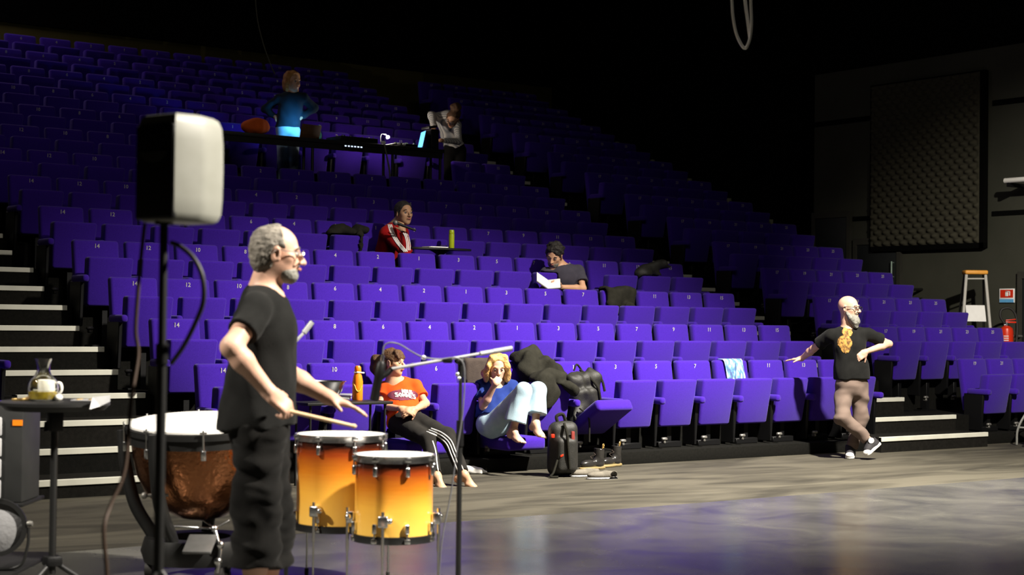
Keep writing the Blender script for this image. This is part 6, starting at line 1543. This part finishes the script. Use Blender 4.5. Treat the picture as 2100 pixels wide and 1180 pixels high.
# ---- the man in the red tracksuit top
def red_man():
    Z = 19.2; J = lambda x, y, dz=0.0: at(x, y, Z + dz)
    fw = nrm(RH * .62 - FH * .78 + ZU * .02); tf = nrm(RH * .75 - FH * .60)
    hc = J(828, 438, -.02); H = .285
    t = person('man in red tracksuit top resting his chin on the hand that holds a microphone', J(800, 555, .3))
    N = J(806, 468, .06); ch, ab, pe = J(803, 492, .06), J(798, 520, .12), J(793, 552, .22)
    SR, SL = J(792, 480, -.08), J(826, 478, .16)
    ER, WR = J(833, 522, -.26), J(827, 474, -.22)
    EL, WL = J(836, 520, .12), J(822, 545, .02)
    hR, hL = J(796, 560, .12), J(806, 556, .28); kR, kL = J(832, 562, -.10), J(850, 560, .10); aR, aL = J(832, 632, -.10), J(850, 630, .10)
    f = SDF([hc + ZU * .25, hc + fw * .2, hc - fw * .25, SR, SL, ER, EL, aR, aL, pe], .17, .009)
    p, A = head(f, hc, fw, H, neck=N)
    torso(f, ch, ab, pe, SL, SR, N); arm(f, SR, ER, WR); arm(f, SL, EL, WL); leg(f, hR, kR, aR); leg(f, hL, kL, aL)
    hand(f, WR, nrm(ZU * .75 - RH * .25 + FH * .1), FH * .6 - RH * .5, 1, (.7, .9, .6), 1.0); hand(f, WL, nrm(-ZU + RH * .3), -RH, -1, (.4, .5, .4))
    add(t, 'body', seated(f, 4, 1, ((4, 2), (4, 3), (3, 1), (3, 2),)).mesh('body', 'skin3'), None); face_bits(t, p, A, H, 'hair_black')
    g = SDF(corners(p, (-.8, -.5, -.6), (.5, .5, .7)), .04, .009)
    g.ell(p(-.06, 0, .15), (.43 * H, .350 * H, .395 * H), A, .02, cut=[(p(.22, 0, .20), A[0] - A[2] * .45)])
    g.ell(p(-.44, 0, -.05), (.14 * H, .15 * H, .16 * H), A, .03)
    for s in (-1, 1): g.cap(p(-.03, s * .31, .15), p(.0, s * .31, -.10), .05 * H, .03 * H, .02)
    g.curls(.003, 60, 13); add(t, 'hair', g.mesh('hair', 'hair_black', 0), None, 'black hair tied back')
    g = SDF([SR, SL, ER, EL, WR, WL, pe, N], .17, .009)
    torso(g, ch, ab, pe, SL, SR, N - ZU * .02, infl=.024, loose=.03); g.cap(N - ZU * .03, N + ZU * .05, .075, .068, .02, cut=[(N + ZU * .045, ZU)])
    for S_, E_, W_ in ((SR, ER, WR), (SL, EL, WL)): g.cap(S_, E_, .070, .058, .03); g.cap(E_, W_, .058, .046, .03, cut=[(W_ - (W_ - E_) * .06, W_ - E_)])
    g.cap(N + ZU * .03, N + ZU * .15, .058, .07, .005, sub=True); g.folds(.009, 28, 37, (1, 1, .8))
    me = seated(g, 4, 1, ((4, 2), (4, 3), (3, 1), (3, 2),)).mesh('jacket', 'jacket_red'); add(t, 'jacket', me.copy(), None)
    from mathutils.bvhtree import BVHTree
    bv = BVHTree.FromPolygons([v.co.copy() for v in me.vertices], [tuple(q.vertices) for q in me.polygons])
    def stripe(px, off):
        W3 = []
        for v in spline([Vector((a, b, 0)) for a, b in px], 8):
            o = at(v.x + off, v.y, 17.5); d = (o - Vector(CAM)).normalized(); h = bv.ray_cast(o, d)[0]
            if h and (h - o).length < 3: W3.append(h - d * .003)
        if len(W3) > 2: add(t, 'stripe', MB().tube(W3, .0075, 6), 'stripe', 'white sleeve stripe')
    for i in range(3):
        stripe([(799, 461), (803, 475), (813, 494), (824, 508), (832, 517)], 3.3 * i - 3); stripe([(838, 514), (838, 500), (835, 486), (831, 478)], 3.3 * i - 4)
    g = SDF([pe, hR, hL, kR, kL, aR, aL], .16, .010)
    g.ell(pe, (.17, .13, .13), None, .04); trouser_leg(g, hR, kR, aR, (.095, .075, .06)); trouser_leg(g, hL, kL, aL, (.095, .075, .06)); add(t, 'trousers', seated(g, 4, 1, ((4, 2), (4, 3), (3, 1), (3, 2),)).mesh('trousers', 'trousers_black'), None)
    a, b = J(811, 457, -.36), J(853, 473, -.30)
    m = thing('hand_microphone', 'hand microphone held below the chin of the man in red', 'microphone', a)
    add(m, 'grille_ball', MB().ball(a, .032, 14), 'steel'); add(m, 'handle', MB().tube([a, lerp(a, b, .2), b], [.022, .018, .012], 12), 'plastic')
red_man()

# ---- the woman standing at the control desk
def desk_woman():
    Z = 22.4; J = lambda x, y, dz=0.0: at(x, y, Z + dz)
    fw = nrm(RH * .80 - FH * .58 - ZU * .05); tf = nrm(RH * .25 - FH * .97); sd = tf.cross(ZU)
    hc = J(600, 168); H = .275
    base = J(590, 300); base.z = zplat(8)
    t = person('woman with auburn bob standing hands on hips behind the control desk', base)
    N = J(597, 195, .02); ch, ab, pe = J(596, 216), J(593, 240), J(590, 264)
    SR, SL = J(571, 203), J(622, 201, .03)
    ER, WR = J(543, 224, .12), J(566, 241, -.02); EL, WL = J(645, 222, .14), J(616, 242, .0)
    hR, hL = J(580, 270), J(602, 270); kR, kL = J(580, 330), J(603, 330)
    aR, aL = Vector((hR.x, hR.y, zplat(8) + .08)), Vector((hL.x, hL.y, zplat(8) + .08)); kR = lerp(hR, aR, .5); kL = lerp(hL, aL, .5)
    f = SDF([hc + ZU * .25, hc + fw * .2, hc - fw * .25, ER, EL, SR, SL, aR, aL, aR - FH * .2, aL - ZU * .08], .16, .010)
    p, A = head(f, hc, fw, H, neck=N)
    torso(f, ch, ab, pe, SL, SR, N, .92); arm(f, SR, ER, WR, .9); arm(f, SL, EL, WL, .9); leg(f, hR, kR, aR, .9); leg(f, hL, kL, aL, .9)
    hand(f, WR, nrm(RH * .5 - ZU * .7), -tf * -.5 + RH * .5, 1, (.3, .4, .3), .9); hand(f, WL, nrm(-RH * .5 - ZU * .7), -RH, -1, (.3, .4, .3), .9)
    foot(f, aR, tf); foot(f, aL, tf)
    add(t, 'body', f.mesh('body', 'skin2'), None); face_bits(t, p, A, H, 'hair_auburn')
    g = SDF(corners(p, (-.7, -.6, -.7), (.5, .6, .8)), .04, .010)
    g.ell(p(-.06, 0, .18), (.46 * H, .40 * H, .42 * H), A, .02, cut=[(p(.17, 0, .20), A[0] - A[2] * .45)]); g.ell(p(-.24, 0, -.18), (.28 * H, .40 * H, .40 * H), A, .05)
    for s in (-1, 1): g.chain([p(.02, s * .36, .25), p(-.02, s * .40, -.10), p(-.04, s * .36, -.42)], [.12 * H, .12 * H, .09 * H], .03)
    g.curls(.010, 45, 41); add(t, 'hair', g.mesh('hair', 'hair_auburn', 0), None, 'auburn bobbed hair')
    g = SDF([SR, SL, ER, EL, WR, WL, pe, N], .17, .010)
    torso(g, ch, ab, pe, SL, SR, N - ZU * .02, .93, infl=.018, loose=.02, hem=(J(590, 262), -ZU))
    for S_, E_, W_ in ((SR, ER, WR), (SL, EL, WL)): g.cap(S_, E_, .062, .052, .03); g.cap(E_, W_, .052, .040, .03, cut=[(W_ - (W_ - E_) * .08, W_ - E_)])
    g.cap(N - ZU * .08 + tf * .07, N + ZU * .1, .035, .08, .012, sub=True); g.folds(.008, 26, 43, (1, 1, .7)); add(t, 'shirt', g.mesh('shirt', 'shirt_dark'), None)
    g = SDF([pe, hR, hL, aR, aL], .16, .010)
    g.ell(pe, (.162, .12, .13), (sd, tf, ZU), .04, cut=[(pe + ZU * .05, ZU)]); trouser_leg(g, hR, kR, aR, (.092, .07, .06)); trouser_leg(g, hL, kL, aL, (.092, .07, .06)); add(t, 'jeans', g.mesh('jeans', 'jeans_light'), None)
desk_woman()

# ---- the woman bending over the control desk
def bending_woman():
    Z = 23.75; J = lambda x, y, dz=0.0: at(x, y, Z + dz)
    fw = nrm(-RH * .35 - FH * .60 - ZU * .62); H = .26
    hc = J(929, 243, -.22)
    base = J(935, 320, .30); base.z = zplat(8)
    t = person('woman in striped jersey bending over the dark end of the control desk', base)
    N = J(929, 238, .0); ch, ab, pe = J(919, 250, .05), J(924, 276, .18), J(932, 304, .30)
    SR, SL = J(900, 240, .0), J(938, 258, .02)
    ER, WR = J(885, 236, -.10), J(890, 262, -.22); EL, WL = J(940, 290, -.08), J(904, 288, -.28)
    hR, hL = J(922, 310, .30), J(944, 310, .32); aR, aL = Vector((hR.x, hR.y, zplat(8) + .08)), Vector((hL.x, hL.y, zplat(8) + .08)); kR, kL = lerp(hR, aR, .5) - FH * .08, lerp(hL, aL, .5) - FH * .08
    f = SDF([hc + ZU * .25, hc - ZU * .2, hc - RH * .2, ER, EL, SR, SL, WL - RH * .2, aR, aL, aR - FH * .2, aL - ZU * .08, pe], .17, .010)
    p, A = head(f, hc, fw, H, ZU * .9 - FH * .25 + RH * .25, neck=N)
    torso(f, ch, ab, pe, SL, SR, N, .9); arm(f, SR, ER, WR, .9); arm(f, SL, EL, WL, .9); leg(f, hR, kR, aR, .9); leg(f, hL, kL, aL, .9)
    hand(f, WR, nrm(-ZU - RH * .1), -RH * -.5 - FH, 1, (.4, .5, .4), .9); hand(f, WL, nrm(-RH * .9 - ZU * .2), -ZU, -1, (.3, .4, .3), .9); foot(f, aR, -FH); foot(f, aL, -FH)
    add(t, 'body', f.mesh('body', 'skin3'), None); face_bits(t, p, A, H, 'hair_brown'); glasses(t, p, H, 'chrome', .008)
    g = SDF(corners(p, (-.8, -.6, -.6), (.5, .6, 1.1)), .05, .010)
    g.ell(p(-.08, 0, .16), (.44 * H, .365 * H, .40 * H), A, .02, cut=[(p(.2, 0, .2), A[0] - A[2] * .45)]); g.ell(p(-.30, 0, .62), (.27 * H, .30 * H, .25 * H), A, .04)
    g.curls(.014, 45, 47); add(t, 'hair', g.mesh('hair', 'hair_brown', 0), None, 'dark hair tied up in a bun')
    g = SDF([SR, SL, ER, EL, WR, WL, pe, N], .17, .010)
    torso(g, ch, ab, pe, SL, SR, N, .93, infl=.018, loose=.015, hem=(lerp(ab, pe, .75), pe - ab))
    for S_, E_, W_ in ((SR, ER, WR), (SL, EL, WL)): g.cap(S_, E_, .062, .054, .03); g.cap(E_, W_, .054, .042, .03, cut=[(W_ - (W_ - E_) * .1, W_ - E_)])
    g.cap(N, N + (N - ch) * .8, .06, .08, .012, sub=True); g.folds(.008, 26, 53); add(t, 'jersey', g.mesh('jersey', 'striped'), None)
    g = SDF([pe, hR, hL, aR, aL], .16, .010)
    g.ell(pe, (.165, .135, .15), None, .04); trouser_leg(g, hR, kR, aR, (.094, .072, .06)); trouser_leg(g, hL, kL, aL, (.094, .072, .06)); add(t, 'trousers', g.mesh('trousers', 'trousers_black'), None)
bending_woman()
